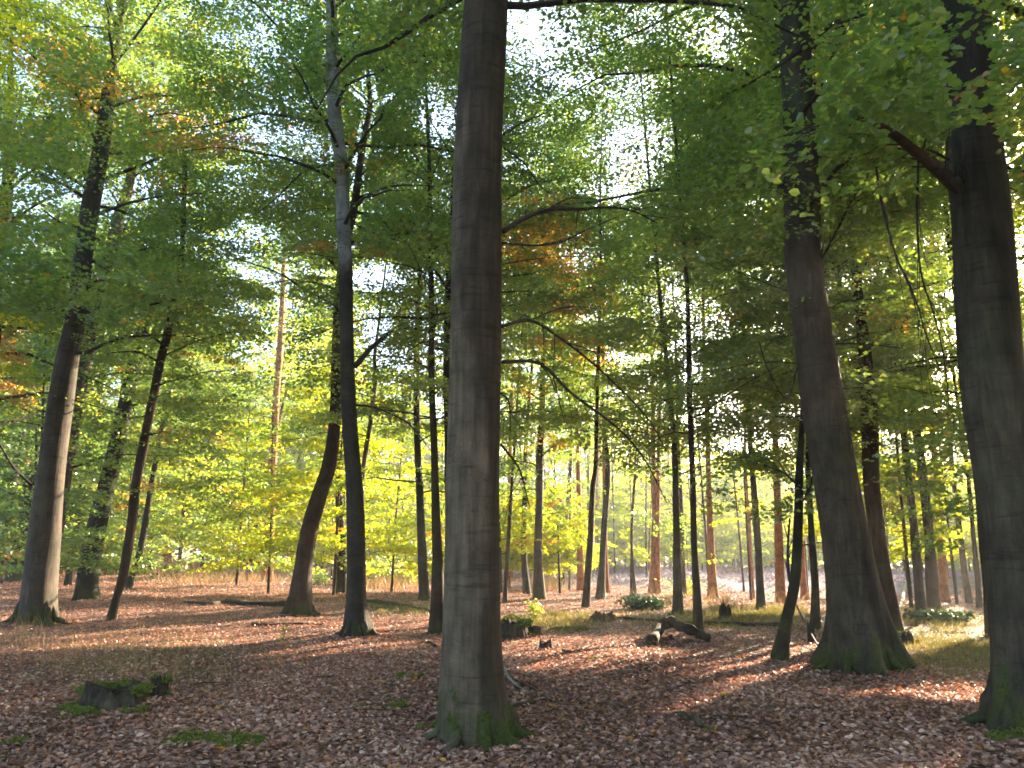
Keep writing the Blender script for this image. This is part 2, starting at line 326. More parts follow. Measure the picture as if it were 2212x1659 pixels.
# sunlit places in the air: undergrowth and low crowns along the wood's edge
for (a, b, d, r) in [(1200, 1100, 28, 3.5), (1130, 1020, 30, 3.5), (1330, 1080, 28, 3.5), (1220, 960, 28, 3.5), (1420, 1130, 27, 3), (1300, 850, 30, 3.5), (1150, 880, 30, 3), (860, 1000, 28, 3), (1120, 1130, 34, 3.5), (1220, 1080, 36, 4), (1330, 1180, 33, 3), (1420, 1000, 38, 4), (1280, 960, 38, 4), (1130, 960, 38, 4), (980, 1080, 36, 3.5), (880, 1130, 36, 3.5), (800, 1000, 38, 4), (660, 960, 38, 4), (560, 1100, 38, 3.5), (460, 960, 38, 4), (350, 900, 36, 4), (1500, 1060, 36, 3.5), (1340, 860, 38, 4), (620, 780, 40, 5), (480, 800, 38, 4), (860, 820, 38, 4), (1600, 1090, 33, 3), (1700, 1120, 34, 3), (2050, 1050, 28, 3), (1960, 1130, 28, 2.5), (1250, 1150, 40, 3.2), (1350, 1120, 40, 3), (1180, 1180, 42, 2.5), (1450, 1150, 42, 3), (1300, 1060, 45, 4), (1400, 1050, 45, 4), (1150, 1060, 44, 3), (820, 1100, 45, 3.5), (720, 1080, 45, 3), (500, 1060, 50, 4), (600, 1000, 48, 4), (400, 1080, 48, 3.5),
                     (850, 980, 44, 3), (560, 920, 46, 3), (1550, 1120, 40, 2.5), (1660, 1110, 40, 2.5), (2060, 1120, 25, 1.8), (1900, 1050, 30, 2), (113, 1000, 18.4, .9), (104, 1100, 18.4, .9), (96, 1200, 18.4, .9), (125, 900, 18.4, .8), (88, 1280, 18.4, .6), (600, 860, 46, 3), (1230, 950, 44, 3), (1620, 980, 38, 3), (300, 1000, 40, 2), (1930, 870, 34, 2.5),
                     (1253, 1200, 38, .8), (1540, 1220, 36, .9), (580, 1150, 37, .9), (650, 1230, 20, .5)]:
    LITP.append((at_depth(a, b, d)[0], r))
for x, y in [(1, 34), (2.6, 36), (3.4, 35), (4.8, 32), (6.4, 35), (.6, 36), (1.9, 31.5), (8.2, 33), (-1.5, 33), (4, 42), (2.6, 40)]: LITP.append((np.array([x, y, 3.6]), 2.0))
LP = np.array([p for p, r in LITP]); LR = np.array([r if (r < .95 or i < len(LIT)) else .95+.55*(r-.95) for i, (p, r) in enumerate(LITP)])

# trunks that stand clear of leaves in the photograph: line, half width, depth, share of leaves left before them
CLEAR = [([(745, 540), (741, 450), (737, 350), (725, 270), (718, 150), (716, 0)], 22, 13.5, .0), ([(142, 797), (165, 680), (184, 560)], 26, 17, .45), ([(752, 560), (755, 860)], 30, 14, .3),
         ([(1806, 1100), (1780, 890), (1765, 778), (1749, 666), (1738, 560)], 50, 10.4, .12), ([(1738, 560), (1733, 442), (1728, 350)], 45, 11, .28), ([(1728, 350), (1722, 210)], 44, 11, .4), ([(1722, 210), (1712, 0)], 44, 11, .2),
         ([(2170, 1000), (2132, 666), (2117, 400), (2104, 340)], 75, 6.6, .01), ([(1945, 290), (2010, 350), (2090, 430)], 30, 6.6, .05), ([(2104, 340), (2100, 250), (2090, 130)], 52, 6.6, .30), ([(2090, 130), (2084, -20)], 46, 6.6, .22),
         ([(765, 480), (772, 400), (778, 350), (790, 280), (800, 225), (795, 165)], 17, 20, .02), ([(800, 225), (848, 210)], 10, 20, .1), ([(800, 225), (762, 190)], 10, 20, .1), ([(772, 428), (870, 400), (940, 402)], 8, 20, .1), ([(610, 600), (600, 800), (588, 1010)], 16, 36, .25),
         ([(142, 797), (110, 1000)], 34, 17, .05), ([(184, 560), (197, 440), (215, 340)], 26, 17, .25), ([(142, 1002), (209, 666), (254, 480)], 15, 25, .3), ([(98, 853), (54, 1133)], 16, 36, .3), ([(56, 853), (30, 1040)], 12, 36, .3), ([(222, 300), (238, 180)], 20, 17, .45), ([(312, 704), (252, 965)], 20, 21, .3), ([(362, 722), (295, 1040)], 16, 17, .1),
         ([(388, 603), (396, 480), (400, 325)], 10, 17, .3), ([(1893, 1133), (1880, 930), (1875, 853), (1855, 650)], 24, 14, .35), ([(1724, 1133), (1735, 890)], 14, 12, .1),
         ([(1088, 500), (1190, 453), (1310, 448), (1420, 482)], 14, 9.5, .1), ([(1084, 705), (1145, 692), (1265, 772), (1400, 905), (1440, 975)], 12, 9.5, .1), ([(1084, 782), (1165, 785), (1310, 905), (1440, 1085)], 12, 9, .1),
         ([(1742, 618), (1798, 517), (1842, 430)], 10, 10, .2), ([(1905, 442), (1963, 610), (2030, 797)], 10, 6.5, .1), ([(1981, 442), (1997, 620), (2050, 880)], 10, 6.6, .1), ([(1167, 1200), (1167, 965)], 16, 27, .2), ([(1499, 1172), (1485, 629)], 12, 16, .45),
         ([(1275, 1172), (1290, 853)], 10, 24, .3), ([(1461, 1133), (1457, 965)], 12, 20, .3), ([(1303, 1172), (1313, 1000)], 12, 28, .3), ([(909, 1133), (900, 853)], 14, 27, .3), ([(945, 1200), (938, 965)], 14, 15, .3)]
def clear_share(px, py, f):
    out = np.ones(len(px))
    for pts, hw, dep, sh in CLEAR:
        near = (f < dep*1.12+.8) & (f > 1); dmin = np.full(len(px), 1e9)
        for (x0, y0), (x1, y1) in zip(pts[:-1], pts[1:]):
            L = (x1-x0)**2+(y1-y0)**2; t = np.clip(((px-x0)*(x1-x0)+(py-y0)*(y1-y0))/L, 0, 1)
            dmin = np.minimum(dmin, np.hypot(px-x0-t*(x1-x0), py-y0-t*(y1-y0)))
        out = np.where(near & (dmin < hw), out*sh, out)
    return out
def picks(fields, px, py, base, mode):
    out = np.full(len(px), base, float)
    for cx, cy, rx, ry, p in fields:
        w = np.clip(1.6*(1.25-((px-cx)/rx)**2-((py-cy)/ry)**2), 0, 1)
        out = out*(1-w)+p*w if mode else np.maximum(out, w*p)
    return out
def sun_block(P, rad):
    """how deep each spray sits inside the sun's way to one of the sunlit places"""
    hit = np.zeros(len(P), bool)
    cen = P.mean(0); ext = np.linalg.norm(P-cen, axis=1).max()
    for p, r in zip(LP, LR):
        dc = cen-p; tc = dc@SUN
        if np.linalg.norm(dc-tc*SUN) > ext+r*1.2+1.5: continue
        d = P-p; t = d@SUN
        q = d-t[:, None]*SUN
        hit |= (t > r*1.1+.3) & (np.linalg.norm(q, axis=1) < r*(1.15 if r > .6 else 1)+rad*(.8 if r > .6 else .35))
    return hit

class Tree: pass
TREES = []
def spray_to_leaves(P, U, rad, dens, aut, near_hex):
    """P spray centres, U outward direction, rad radius, dens leaf-count factor"""
    n = len(P)
    if n == 0: return None
    dist = np.linalg.norm(P-CAM, axis=1)
    px, py, f = project(P)
    seen = (f > .5) & (px > -260) & (px < 2470) & (py > -350) & (py < 1700)
    ls = np.where(seen, np.maximum(.08, .0040*dist), np.maximum(.20, .006*dist))
    cnt = dens*rad*rad*.72*3.14*.62/(ls*ls*.40)
    cnt = np.maximum(3, rng.poisson(np.minimum(cnt, 900))).astype(int)
    idx = np.repeat(np.arange(n), cnt); m = len(idx)
    r = np.sqrt(rng.random(m)); th = rng.random(m)*2*math.pi
    U = unit(U*np.array([1, 1, .35])); Nn = np.zeros((n, 3)); Nn[:, 2] = 1
    Nn[:, :2] += rng.normal(0, 1, (n, 2))*np.clip(.12+dist*.009, .15, .42)[:, None]; Nn -= U*(Nn*U).sum(1)[:, None]; Nn = unit(Nn); Sd = np.cross(Nn, U)
    a = r*np.cos(th)*rad[idx]*1.15; b = r*np.sin(th)*rad[idx]*.72
    # leaves gather in rows along the twigs of a spray
    b = b*.75+.25*np.round(b/(rad[idx]*.22))*(rad[idx]*.22)
    droop = -.16*(np.maximum(a, 0)**2+b*b)/rad[idx]
    C = P[idx]+U[idx]*a[:, None]+Sd[idx]*b[:, None]+Nn[idx]*(droop+rng.normal(0, .05, m)*rad[idx]**.5)[:, None]
    ang = rng.normal(0, .7, m)+np.sign(b)*.7
    D = U[idx]*np.cos(ang)[:, None]+Sd[idx]*np.sin(ang)[:, None]+Nn[idx]*rng.normal(-.12, .28, m)[:, None]
    Nl = Nn[idx]+rng.normal(0, 1, (m, 3))*np.clip(.38+dist[idx]*.006, .4, .7)[:, None]
    size = ls[idx]*rng.uniform(.65, 1.25, m)
    rs = rng.random(n)
    rr = np.clip(.55*rs[idx]+.45*rng.random(m)+rng.normal(0, .05, m), 0, 1)
    au = np.where(aut[idx], rng.random(m) < .85, rng.random(m) < .006).astype(float)
    return C, D, Nl, size, rr, au, seen[idx] & (dist[idx] < near_hex)
def build_crown(T, branches, name='crown', leafm='leaf', extra=None):
    """branches: list of (polyline, radius0); sprays along them; culls by the picture's sky openings and the sun's ways"""
    P = []; U = []; R = []; tw = []; bi = []
    for (pts, r0, sr) in branches:
        pts = np.asarray(pts); L = np.linalg.norm(np.diff(pts, axis=0), axis=1); cum = np.concatenate([[0], np.cumsum(L)]); tot = cum[-1]
        ns = max(2, int(tot/(sr*.62)))
        tt = (np.linspace(.26, 1.0, ns)+rng.normal(0, .02, ns)).clip(.15, 1)*tot
        pos = np.stack([np.interp(tt, cum, pts[:, k]) for k in range(3)], 1)
        d = unit(np.stack([np.interp(tt+.05, cum, pts[:, k], right=pts[-1, k]) for k in range(3)], 1)-np.stack([np.interp(tt-.05, cum, pts[:, k]) for k in range(3)], 1))
        side = np.where(np.arange(ns) % 2, 1, -1)*rng.uniform(.2, .9, ns)*sr*1.3*(1-.6*tt/tot)
        lat = unit(np.cross(d, np.array([0, 0, 1.])))
        q = pos+lat*side[:, None]; q[:, 2] += rng.normal(-.03, .10, ns)
        P.append(q); U.append(d+lat*(side/sr*.7)[:, None]); R.append(np.full(ns, sr)*rng.uniform(.75, 1.2, ns)); tw.append((pts, r0)); bi.append(np.full(ns, len(tw)-1))
    if extra is not None and len(extra[0]): bi.append(np.full(len(extra[0]), -1)); P.append(extra[0]); U.append(extra[1]); R.append(extra[2])
    P = np.vstack(P); U = np.vstack(U); R = np.concatenate(R)
    px, py, f = project(P)
    inf = f > 1
    keep = rng.random(len(P)) < np.where(inf, picks(HOLES, px, py, .97, True), 1.0)
    keep &= ~((np.abs(px-2010) < 105) & (np.abs(py-350) < 75) & (f < 7.2))
    keep &= ~sun_block(P, R) | (rng.random(len(P)) < .012)
    keep &= P[:, 2] > H(P[:, 0], P[:, 1])+.5
    keep &= np.linalg.norm(P-CAM, axis=1) > 4.3
    if T.get('cull'): keep &= T['cull'](px, py, f, P)
    bi = np.concatenate(bi); tot = np.bincount(bi[bi >= 0], minlength=len(tw)); kept = np.bincount(bi[keep & (bi >= 0)], minlength=len(tw))
    tw = [t_ for t_, a_, b_ in zip(tw, kept, tot) if a_ >= .45*b_ and b_]      # a limb without leaves is not drawn
    P, U, R, px, py = P[keep], U[keep], R[keep], px[keep], py[keep]
    aut = (rng.random(len(P)) < picks(AUTUMN, px, py, T.get('aut', .012), False)) & (np.linalg.norm(P-CAM, axis=1) < 45)
    g = spray_to_leaves(P, U, R, T.get('dens', 1.0), aut, 13.0)
    org = np.array(T['base'])
    Vs = []; qs = []; rn = []; an = []; mi = []; off = 0
    if g is not None:
        C, D, Nl, size, rr, au, hx = g
        lx, ly, lf = project(C)
        lx = lx+rng.normal(0, 16, len(lx)); ly = ly+rng.normal(0, 16, len(ly))
        k = rng.random(len(C)) < np.where(lf > 1, np.sqrt(picks(HOLES, lx, ly, 1.0, True))*clear_share(*project(C)), 1)
        n3 = np.sin(3.1*C[:, 0]+1.7*np.sin(1.3*C[:, 2]))*np.sin(2.7*C[:, 1]+1.1*C[:, 2])+.7*np.sin(5.3*C[:, 2]+2*np.sin(1.9*C[:, 0]))*np.sin(1.9*C[:, 1]+2.3*C[:, 0])
        k &= n3 < .55                                # gaps between the leaf clumps
        if len(C): k &= ~sun_block(C, np.zeros(len(C)))
        C, D, Nl, size, rr, au, hx = C[k], D[k], Nl[k], size[k], rr[k], au[k], hx[k]
        for hexa in (True, False):
            k = hx if hexa else ~hx
            if k.any():
                V, q, per = leaf_geo(C[k], D[k], Nl[k], size[k], hexa); Vs.append(V); qs.append(q+off); off += len(V)
                rn.append(np.repeat(rr[k], per)); an.append(np.repeat(au[k], per)); mi.append(np.zeros(len(q), int))
    # twigs and limbs that carry the sprays
    for pts, r0 in tw:
        dd = np.linalg.norm(np.mean(pts, 0)-CAM)
        if dd > 60: continue
        k = len(pts); rad = np.linspace(r0, max(.004, r0*.2), k)
        V, q, _ = tube(pts, rad, 5 if dd < 25 else 3, cap=False); Vs.append(V); qs.append(q+off); off += len(V)
        rn.append(np.zeros(len(q))); an.append(np.zeros(len(q))); mi.append(np.ones(len(q), int))
    if not Vs: return 0
    me = mesh(name, np.vstack(Vs)-org, np.vstack(qs), [M[leafm], M['twig']], fattr={'rnd': np.concatenate(rn), 'aut': np.concatenate(an)}, midx=np.concatenate(mi))
    link(name, me, T['obj'])
    return off

def trunk_mesh(P, R, seg, flare, name, mat, org, lobes=6, rough=.05, knots=True):
    """P from the ground up. flare = extra radius factor at the base"""
    Pc, Rc = catmull(P, R, 8)
    # finer rings near the base
    zb = Pc[0][2]; ph = random.random()*6.28; ph2 = random.random()*6.28
    L = np.concatenate([[0], np.cumsum(np.linalg.norm(np.diff(Pc, axis=0), axis=1))])
    s = np.concatenate([np.linspace(0, 1.2, 16)[:-1], np.linspace(1.2, L[-1], max(12, int(L[-1]/.28)))])
    s = np.clip(s, 0, L[-1])
    Pn = np.stack([np.interp(s, L, Pc[:, k]) for k in range(3)], 1); Rn = np.interp(s, L, Rc)
    r0 = R[0]
    wav = [(random.uniform(.6, 3), random.uniform(0, 6.28), random.choice([1, 2, 3, 2]), random.random()) for _ in range(7)]
    def rf(i, th):
        z = s[i]; e = math.exp(-z/(.20+.5*r0)); lob = np.maximum(0, np.cos(lobes/2*(th+ph)+1.1*np.sin(th*2+ph2)))**1.5+.35*np.maximum(0, np.cos(5*th+ph2))
        r = 1+flare*e*(.25+.95*lob)
        for fz, p, k, a in wav: r = r+rough*.4*a*np.sin(fz*z/(r0*3+.2)+p+k*th)
        return r
    Pn = Pn.copy(); Pn[0, 2] -= .15
    V, q, t = tube(Pn, Rn, seg, rf)
    if r0 > .2 and seg >= 28:                      # surface roots that run out from the foot
        b = Bag(); b.add(V, q, t); nr = random.randint(7, 9)
        for k in range(nr):
            a = k*6.283/nr+random.uniform(-.3, .3); ln = r0*random.uniform(.7, 1.7); u_ = np.array([math.cos(a), math.sin(a), 0]); w_ = np.array([-u_[1], u_[0], 0])*random.uniform(-.35, .35)
            zt = r0*random.uniform(1.1, 1.7); c = Pn[0]*[1, 1, 0]; g0 = zb
            Q = [c+u_*r0*.70+[0, 0, g0+zt], c+u_*r0*.98+[0, 0, g0+zt*.52], c+u_*r0*1.25+w_*r0*.3+[0, 0, g0+zt*.20], c+u_*(r0*1.2+ln*.5)+w_*r0+[0, 0, g0+.015], c+u_*(r0*1.2+ln)+w_*r0*1.6+[0, 0, g0-.09]]
            rr_ = np.array([.20, .25, .19, .11, .05])*r0*random.uniform(.8, 1.15)
            Qc, Rq = catmull(Q, rr_, 5); V2, q2, t2 = tube(Qc, Rq, 10, lambda i, th: 1+.12*np.sin(3*th+i)); b.add(V2, q2, t2)
        return b.mesh(name, [mat], True, org)
    return mesh(name, V-org, q, [mat], t, smooth=True)

def branch_curve(p0, az, L, rise, droop, k=8):
    t = np.linspace(0, 1, k)[:, None]
    d = np.array([math.cos(az), math.sin(az), 0])
    side = np.array([-d[1], d[0], 0])*random.uniform(-.25, .25)
    P = p0 + d*L*t + side*L*t*t + np.array([0, 0, 1.])*L*(rise*t-droop*t*t)
    P += np.cumsum(rng.normal(0, .018*L, (k, 3)), 0)*np.array([1, 1, .7])
    P[0] = p0
    return P

def make_tree(label, pts, mat='beech', kind='beech_tree', seg=20, flare=.5, h0=4.0, top=22, brL=(2.2, 4.5), nb=46, sr=.85, dens=1.0, aut=.012, base=None, group=None,
              lobes=6, cull=None, crown=True, branches=(), cat='tree', extra=None, leafm='leaf', lean_y=0.0, lowbr=0, rough=.05):
    """pts: (x, y, width) in photo units from the ground upwards, all at the depth of the base"""
    g = ground_at(pts[0][0], pts[0][1]) if base is None else np.array(base)
    y0 = g[1]; P = []; R = []
    for i, (a, b, w) in enumerate(pts):
        p, t = at_depth(a, b, y0+lean_y*max(0, (pts[0][1]-b))/1000*y0)
        if i == 0: p = g.copy(); p[2] = float(H(p[0], p[1]))-.02
        P.append(p); R.append(w/2*t/F)
    R[0] = max(R[0]/(1+.5*flare), R[1] if len(R) > 1 else 0)*1.0
    d = unit(P[-1]-P[-2]); hz = P[-1][2]; r = R[-1]
    topz = top+P[0][2]
    if hz < topz-1:
        n = max(2, int((topz-hz)/3)); q = P[-1].copy()
        for k in range(n):
            d = unit(d*.9+np.array([random.uniform(-.05, .05), random.uniform(-.05, .05), .25])); q = q+d*(topz-hz)/n/d[2]*1.0
            P.append(q.copy()); R.append(max(.02, r*(1-(k+1)/(n+.3))))
    P = np.array(P); R = np.array(R)
    root = link(kind, None, None, label, cat, group, loc=P[0]); root.empty_display_size = .3
    T = dict(obj=root, base=P[0], dens=dens, aut=aut, cull=cull)
    link('trunk', trunk_mesh(P, R, seg, flare, 'trunk', M[mat], P[0], lobes, rough), root)
    order = np.argsort(P[:, 2]); Pz = P[order]
    def axis(z): return np.array([np.interp(z, Pz[:, 2], Pz[:, k]) for k in range(3)]), float(np.interp(z, Pz[:, 2], R[order]))
    twl = []
    for (bp, w0, w1, dy) in branches:          # limbs the photo shows, at the depth of the trunk, moving dy nearer or farther towards their tip
        k = len(bp); Q = [at_depth(a, b, y0+dy*(i/(k-1))**1.3)[0] for i, (a, b) in enumerate(bp)]
        rr = np.linspace(w0, w1, k)/2*y0/F
        Qc, Rc = catmull(Q, rr, 5); V, q, t = tube(Qc, Rc, 8)
        bb = Bag(); bb.add(V, q, t)
        for m in range(3, len(Qc)-1, 2):                        # side twigs
            dq = unit(Qc[m]-Qc[m-1]); ln = .35+.5*random.random(); sg = random.choice([-1, 1])
            e = np.array([-dq[1]*sg, dq[0]*sg, random.uniform(-.5, .25)])*.8+dq*.8; tw_ = [Qc[m], Qc[m]+e*ln*.5+[0, 0, .03], Qc[m]+e*ln+np.array([0, 0, -.08])+rng.normal(0, .04, 3)]
            w_t = min(.011, Rc[m]*.5); Tc, Tr = catmull(tw_, [w_t, w_t*.6, .002], 4); V2, q2, t2 = tube(Tc, Tr, 5); bb.add(V2, q2, t2); twl.append((Tc, .003, .24))
        twl.append((Qc[len(Qc)//2:], .004, .3))
        # collar where the limb leaves the trunk
        link('branch', bb.mesh('branch', [M[mat] if w0 > 20 else M['twig'] if 'pale' not in mat else M['beech_dark']], True, P[0]), root)
    if crown:
        br = []
        for i in range(nb):
            z = P[0][2]+h0+(topz-P[0][2]-h0-.5)*(i+random.random())/nb
            p0, r1 = axis(z); fr = (z-P[0][2])/(top)
            L = random.uniform(*brL)*(1.0 if fr < .6 else max(.35, 1.6-fr))
            az = i*2.4+random.uniform(-.5, .5)
            rise = random.uniform(.1, .45) if fr < .5 else random.uniform(.4, .9)
            br.append((branch_curve(p0, az, L, rise, random.uniform(.15, .45)), min(.05, max(.012, r1*.3)), sr*random.uniform(.85, 1.15)))
        build_crown(T, br+twl, leafm=leafm, extra=extra)
    T['axis'] = axis; TREES.append(T)
    return T
def fill(zone, depth, n, rad, az=None):
    """extra sprays in a part of a crown: zone = photo ellipse (x, y, rx, ry), depth range in metres"""
    P = []; U = []; R = []
    while len(P) < n:
        a, b = rng.uniform(-1, 1, 2)
        if a*a+b*b > 1: continue
        y = rng.uniform(*depth); p, t = at_depth(zone[0]+a*zone[2], zone[1]+b*zone[3], y)
        th = rng.uniform(0, 6.28); P.append(p); U.append([math.cos(th), math.sin(th), -.1]); R.append(rad*rng.uniform(.7, 1.25))
    return np.array(P), np.array(U), np.array(R)
def join(*f): return tuple(np.concatenate(k) for k in zip(*f))
# ------------------------------------------------------------------ the trees of the photograph
def nocull_low(py_max):                      # keeps the open view under the canopy: no sprays below this picture height near the camera
    return lambda px, py, f, P: ~((f > 1) & (py > py_max) & (py < 1700))
def low(fn): return lambda px, py, f, P: ~((f > 1) & (py > fn(px)))
# the big ones near the camera
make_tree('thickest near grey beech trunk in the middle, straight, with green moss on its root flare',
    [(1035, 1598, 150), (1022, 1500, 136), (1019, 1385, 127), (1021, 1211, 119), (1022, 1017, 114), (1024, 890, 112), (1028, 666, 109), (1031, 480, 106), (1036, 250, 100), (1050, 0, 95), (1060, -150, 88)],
    mat='beech_shade_painted', seg=64, flare=.42, h0=7.5, top=24, nb=40, brL=(3, 5.5), lobes=7, rough=.035, cull=low(lambda px: 130), dens=.9,
    branches=[([(1088, 500), (1135, 470), (1190, 453), (1250, 452), (1310, 448), (1365, 455), (1420, 482)], 13, 4, 2.0),
              ([(1084, 705), (1145, 692), (1210, 730), (1265, 772), (1330, 830), (1400, 905), (1440, 975)], 9, 3, 2.0),
              ([(1084, 782), (1165, 785), (1235, 850), (1310, 905), (1360, 950), (1400, 1005), (1440, 1085)], 9, 3, 1.5),
              ([(1083, 525), (1160, 530), (1215, 522), (1260, 500), (1330, 470)], 6, 3, 1.5),
              ([(1082, 850), (1100, 870), (1102, 930)], 5, 2, .3), ([(1082, 960), (1120, 1010), (1135, 1060), (1145, 1100)], 6, 2, .8),
              ([(1088, 320), (1130, 350), (1165, 400), (1190, 420)], 5, 2, .8), ([(1088, 290), (1130, 265), (1200, 235)], 6, 2, 1.0)],
    extra=fill((1180, 290, 120, 90), (8, 12), 16, .5))
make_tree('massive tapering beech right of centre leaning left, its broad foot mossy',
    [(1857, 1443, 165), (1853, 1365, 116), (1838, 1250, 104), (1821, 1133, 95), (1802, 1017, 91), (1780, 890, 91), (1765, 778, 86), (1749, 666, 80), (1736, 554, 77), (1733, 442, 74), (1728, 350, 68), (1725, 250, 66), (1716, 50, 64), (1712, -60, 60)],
    mat='beech_shade_painted_dark', seg=48, flare=.8, h0=6, top=24, nb=44, brL=(3, 5.5), lobes=7, cull=low(lambda px: 560), dens=.9, rough=.06, aut=.003,
    branches=[([(1742, 618), (1772, 565), (1798, 517), (1822, 470), (1842, 430), (1870, 390), (1888, 350)], 6, 3, -1.5),
              ([(1700, 240), (1665, 255), (1630, 283), (1590, 278), (1535, 262), (1500, 245)], 9, 4, -1.0),
              ([(1790, 745), (1830, 742), (1880, 745), (1950, 752)], 5, 2, .5), ([(1806, 900), (1850, 935), (1900, 960)], 4, 2, .5),
              ([(1690, 130), (1668, 90), (1660, 40), (1668, -20)], 7, 4, 1), ([(1728, 770), (1700, 860), (1660, 800), (1640, 740)], 4, 2, -.8)],
    extra=join(fill((1640, 380, 150, 150), (8, 12), 42, .5), fill((1600, 580, 130, 100), (9, 13), 26, .5), fill((1900, 620, 110, 110), (9, 13), 26, .45),
               fill((1850, 1175, 40, 20), (8.2, 9.6), 3, .3), fill((1770, 780, 30, 90), (8.4, 9.3), 4, .25), fill((1480, 420, 130, 120), (9, 14), 22, .5), fill((1560, 200, 110, 110), (9, 13), 16, .5)))
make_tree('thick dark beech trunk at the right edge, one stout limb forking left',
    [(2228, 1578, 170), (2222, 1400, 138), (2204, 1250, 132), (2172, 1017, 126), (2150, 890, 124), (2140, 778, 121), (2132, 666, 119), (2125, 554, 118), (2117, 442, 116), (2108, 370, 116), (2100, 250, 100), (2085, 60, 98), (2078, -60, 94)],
    mat='beech_shade_painted_dark', seg=48, flare=.4, h0=7, top=24, nb=36, brL=(3, 5), cull=low(lambda px: 420), dens=.9, rough=.035, aut=.003,
    branches=[([(2105, 430), (2062, 398), (2010, 352), (1975, 325), (1930, 290), (1880, 262), (1820, 250)], 40, 7, -.9),
              ([(2050, 345), (2010, 325), (1985, 322)], 8, 3, -.3),
              ([(1890, 340), (1905, 442), (1936, 554), (1963, 610), (1985, 670), (2000, 722), (2030, 797)], 6, 2.5, -.4),
              ([(1985, 322), (1981, 442), (1985, 554), (1997, 620), (2018, 680), (2040, 780), (2050, 880)], 6, 2, -.2),
              ([(2170, 360), (2200, 368), (2240, 372)], 8, 5, .3)],
    extra=join(fill((2010, 190, 230, 100), (4.4, 6.4), 34, .42), fill((1800, 330, 200, 90), (5, 7), 22, .38), fill((2120, 330, 120, 60), (4.6, 5.8), 10, .35), fill((2000, 40, 230, 80), (5.5, 8), 22, .5), fill((2060, 610, 60, 160), (6.5, 9), 12, .4), fill((2190, 640, 30, 160), (7, 9), 5, .35)))
# left group
make_tree('big grey beech near the left edge leaning right, sunlit along its right side',
    [(78, 1348, 84), (92, 1200, 64), (113, 1000, 53), (142, 797, 46), (165, 680, 41), (184, 517, 37), (197, 440, 37), (222, 300, 32), (231, 225, 28), (243, 140, 22)],
    seg=36, flare=.3, h0=5, top=22, nb=60, brL=(2.5, 5), cull=low(lambda px: 760), dens=1.0,
    branches=[([(180, 425), (140, 400), (100, 382), (70, 368)], 9, 4, -1.5), ([(185, 390), (178, 360), (150, 330)], 8, 3, -1), ([(172, 500), (130, 480), (95, 455)], 6, 3, -1), ([(118, 720), (80, 690), (40, 670), (0, 640)], 7, 3, -1.5), ([(70, 1050), (30, 1010), (0, 960), (-30, 900)], 6, 3, -1)],
    extra=join(fill((140, 600, 190, 90), (8.5, 12), 40, .5), fill((120, 250, 170, 150), (10, 15), 40, .6), fill((465, 80, 90, 80), (14, 20), 34, .65), fill((500, 230, 110, 80), (14, 20), 26, .65), fill((60, 1030, 90, 90), (15, 18), 14, .6), fill((300, 640, 140, 70), (11, 15), 22, .55), fill((40, 480, 90, 80), (9, 13), 16, .5), fill((420, 1000, 100, 30), (13, 16), 6, .6), fill((80, 900, 120, 90), (13, 17), 20, .6), fill((350, 1080, 80, 30), (14, 17), 6, .5)))
make_tree('shadowed beech directly behind the big sun-edged trunk on the left, leaning right',
    [(96, 1306, 38), (118, 1160, 31), (142, 1002, 33), (174, 815, 34), (209, 666, 33), (232, 570, 28), (254, 480, 27), (275, 410, 20), (300, 300, 16)],
    seg=20, h0=4, top=21, nb=44, mat='beech_pale', cull=low(lambda px: 1010))
make_tree('dark leaning beech standing left of two thin poles at the left',
    [(182, 1296, 54), (200, 1180, 41), (224, 1075, 37), (252, 965, 33), (270, 880, 30), (288, 797, 30), (312, 704, 24), (335, 600, 20), (350, 500, 16)],
    seg=24, h0=5, top=21, mat='beech_dark', nb=52, brL=(2.5, 4.5), cull=low(lambda px: 1000), extra=join(fill((330, 800, 130, 110), (18, 26), 30, .7), fill((500, 800, 90, 90), (22, 30), 20, .8), fill((180, 950, 120, 120), (20, 26), 26, .65), fill((330, 640, 130, 110), (17, 23), 24, .7), fill((400, 760, 120, 60), (16, 21), 12, .6)))
make_tree('thin brown crooked beech pole rising left of the lying dark log',
    [(240, 1338, 20), (255, 1280, 17), (267, 1234, 19), (284, 1133, 20), (295, 1040, 20), (317, 928, 19), (347, 778, 18), (362, 722, 17), (373, 651, 13), (388, 603, 11), (396, 480, 11), (400, 325, 8)],
    seg=12, flare=.15, h0=4.5, top=13, mat='brown', nb=34, brL=(1.8, 3.6), cull=low(lambda px: np.where(px > 330, 1130, 860)), extra=join(fill((420, 1045, 90, 22), (16, 19), 7, .7), fill((400, 1110, 100, 22), (15, 18), 7, .6), fill((400, 900, 90, 60), (16, 20), 14, .6), fill((300, 960, 130, 110), (16, 22), 24, .6), fill((480, 640, 130, 90), (15, 20), 22, .65), fill((420, 480, 150, 90), (15, 20), 26, .65)))
make_tree('thin dark pole right behind the brown crooked pole on the left',
    [(278, 1273, 15), (290, 1230, 13), (305, 1180, 14), (325, 1060, 12), (343, 958, 11), (368, 830, 10), (385, 740, 8)],
    seg=10, flare=.15, h0=5, top=14, mat='beech_dark', nb=30, brL=(1.8, 3.5), cull=low(lambda px: 900))
make_tree('olive brown far trunk between the leaning dark beech and the thin left poles',
    [(232, 1232, 28), (236, 1180, 22), (240, 1130, 19), (250, 1000, 16)], seg=12, h0=6, top=20, mat='brown', cull=low(lambda px: 1150))
make_tree('reddish trunk standing in tall dry grass left of the far pine',
    [(361, 1234, 20), (362, 1180, 17), (368, 1100, 14), (372, 1000, 12), (378, 880, 10)], seg=12, h0=5, top=20, mat='pine', cull=low(lambda px: 1150))
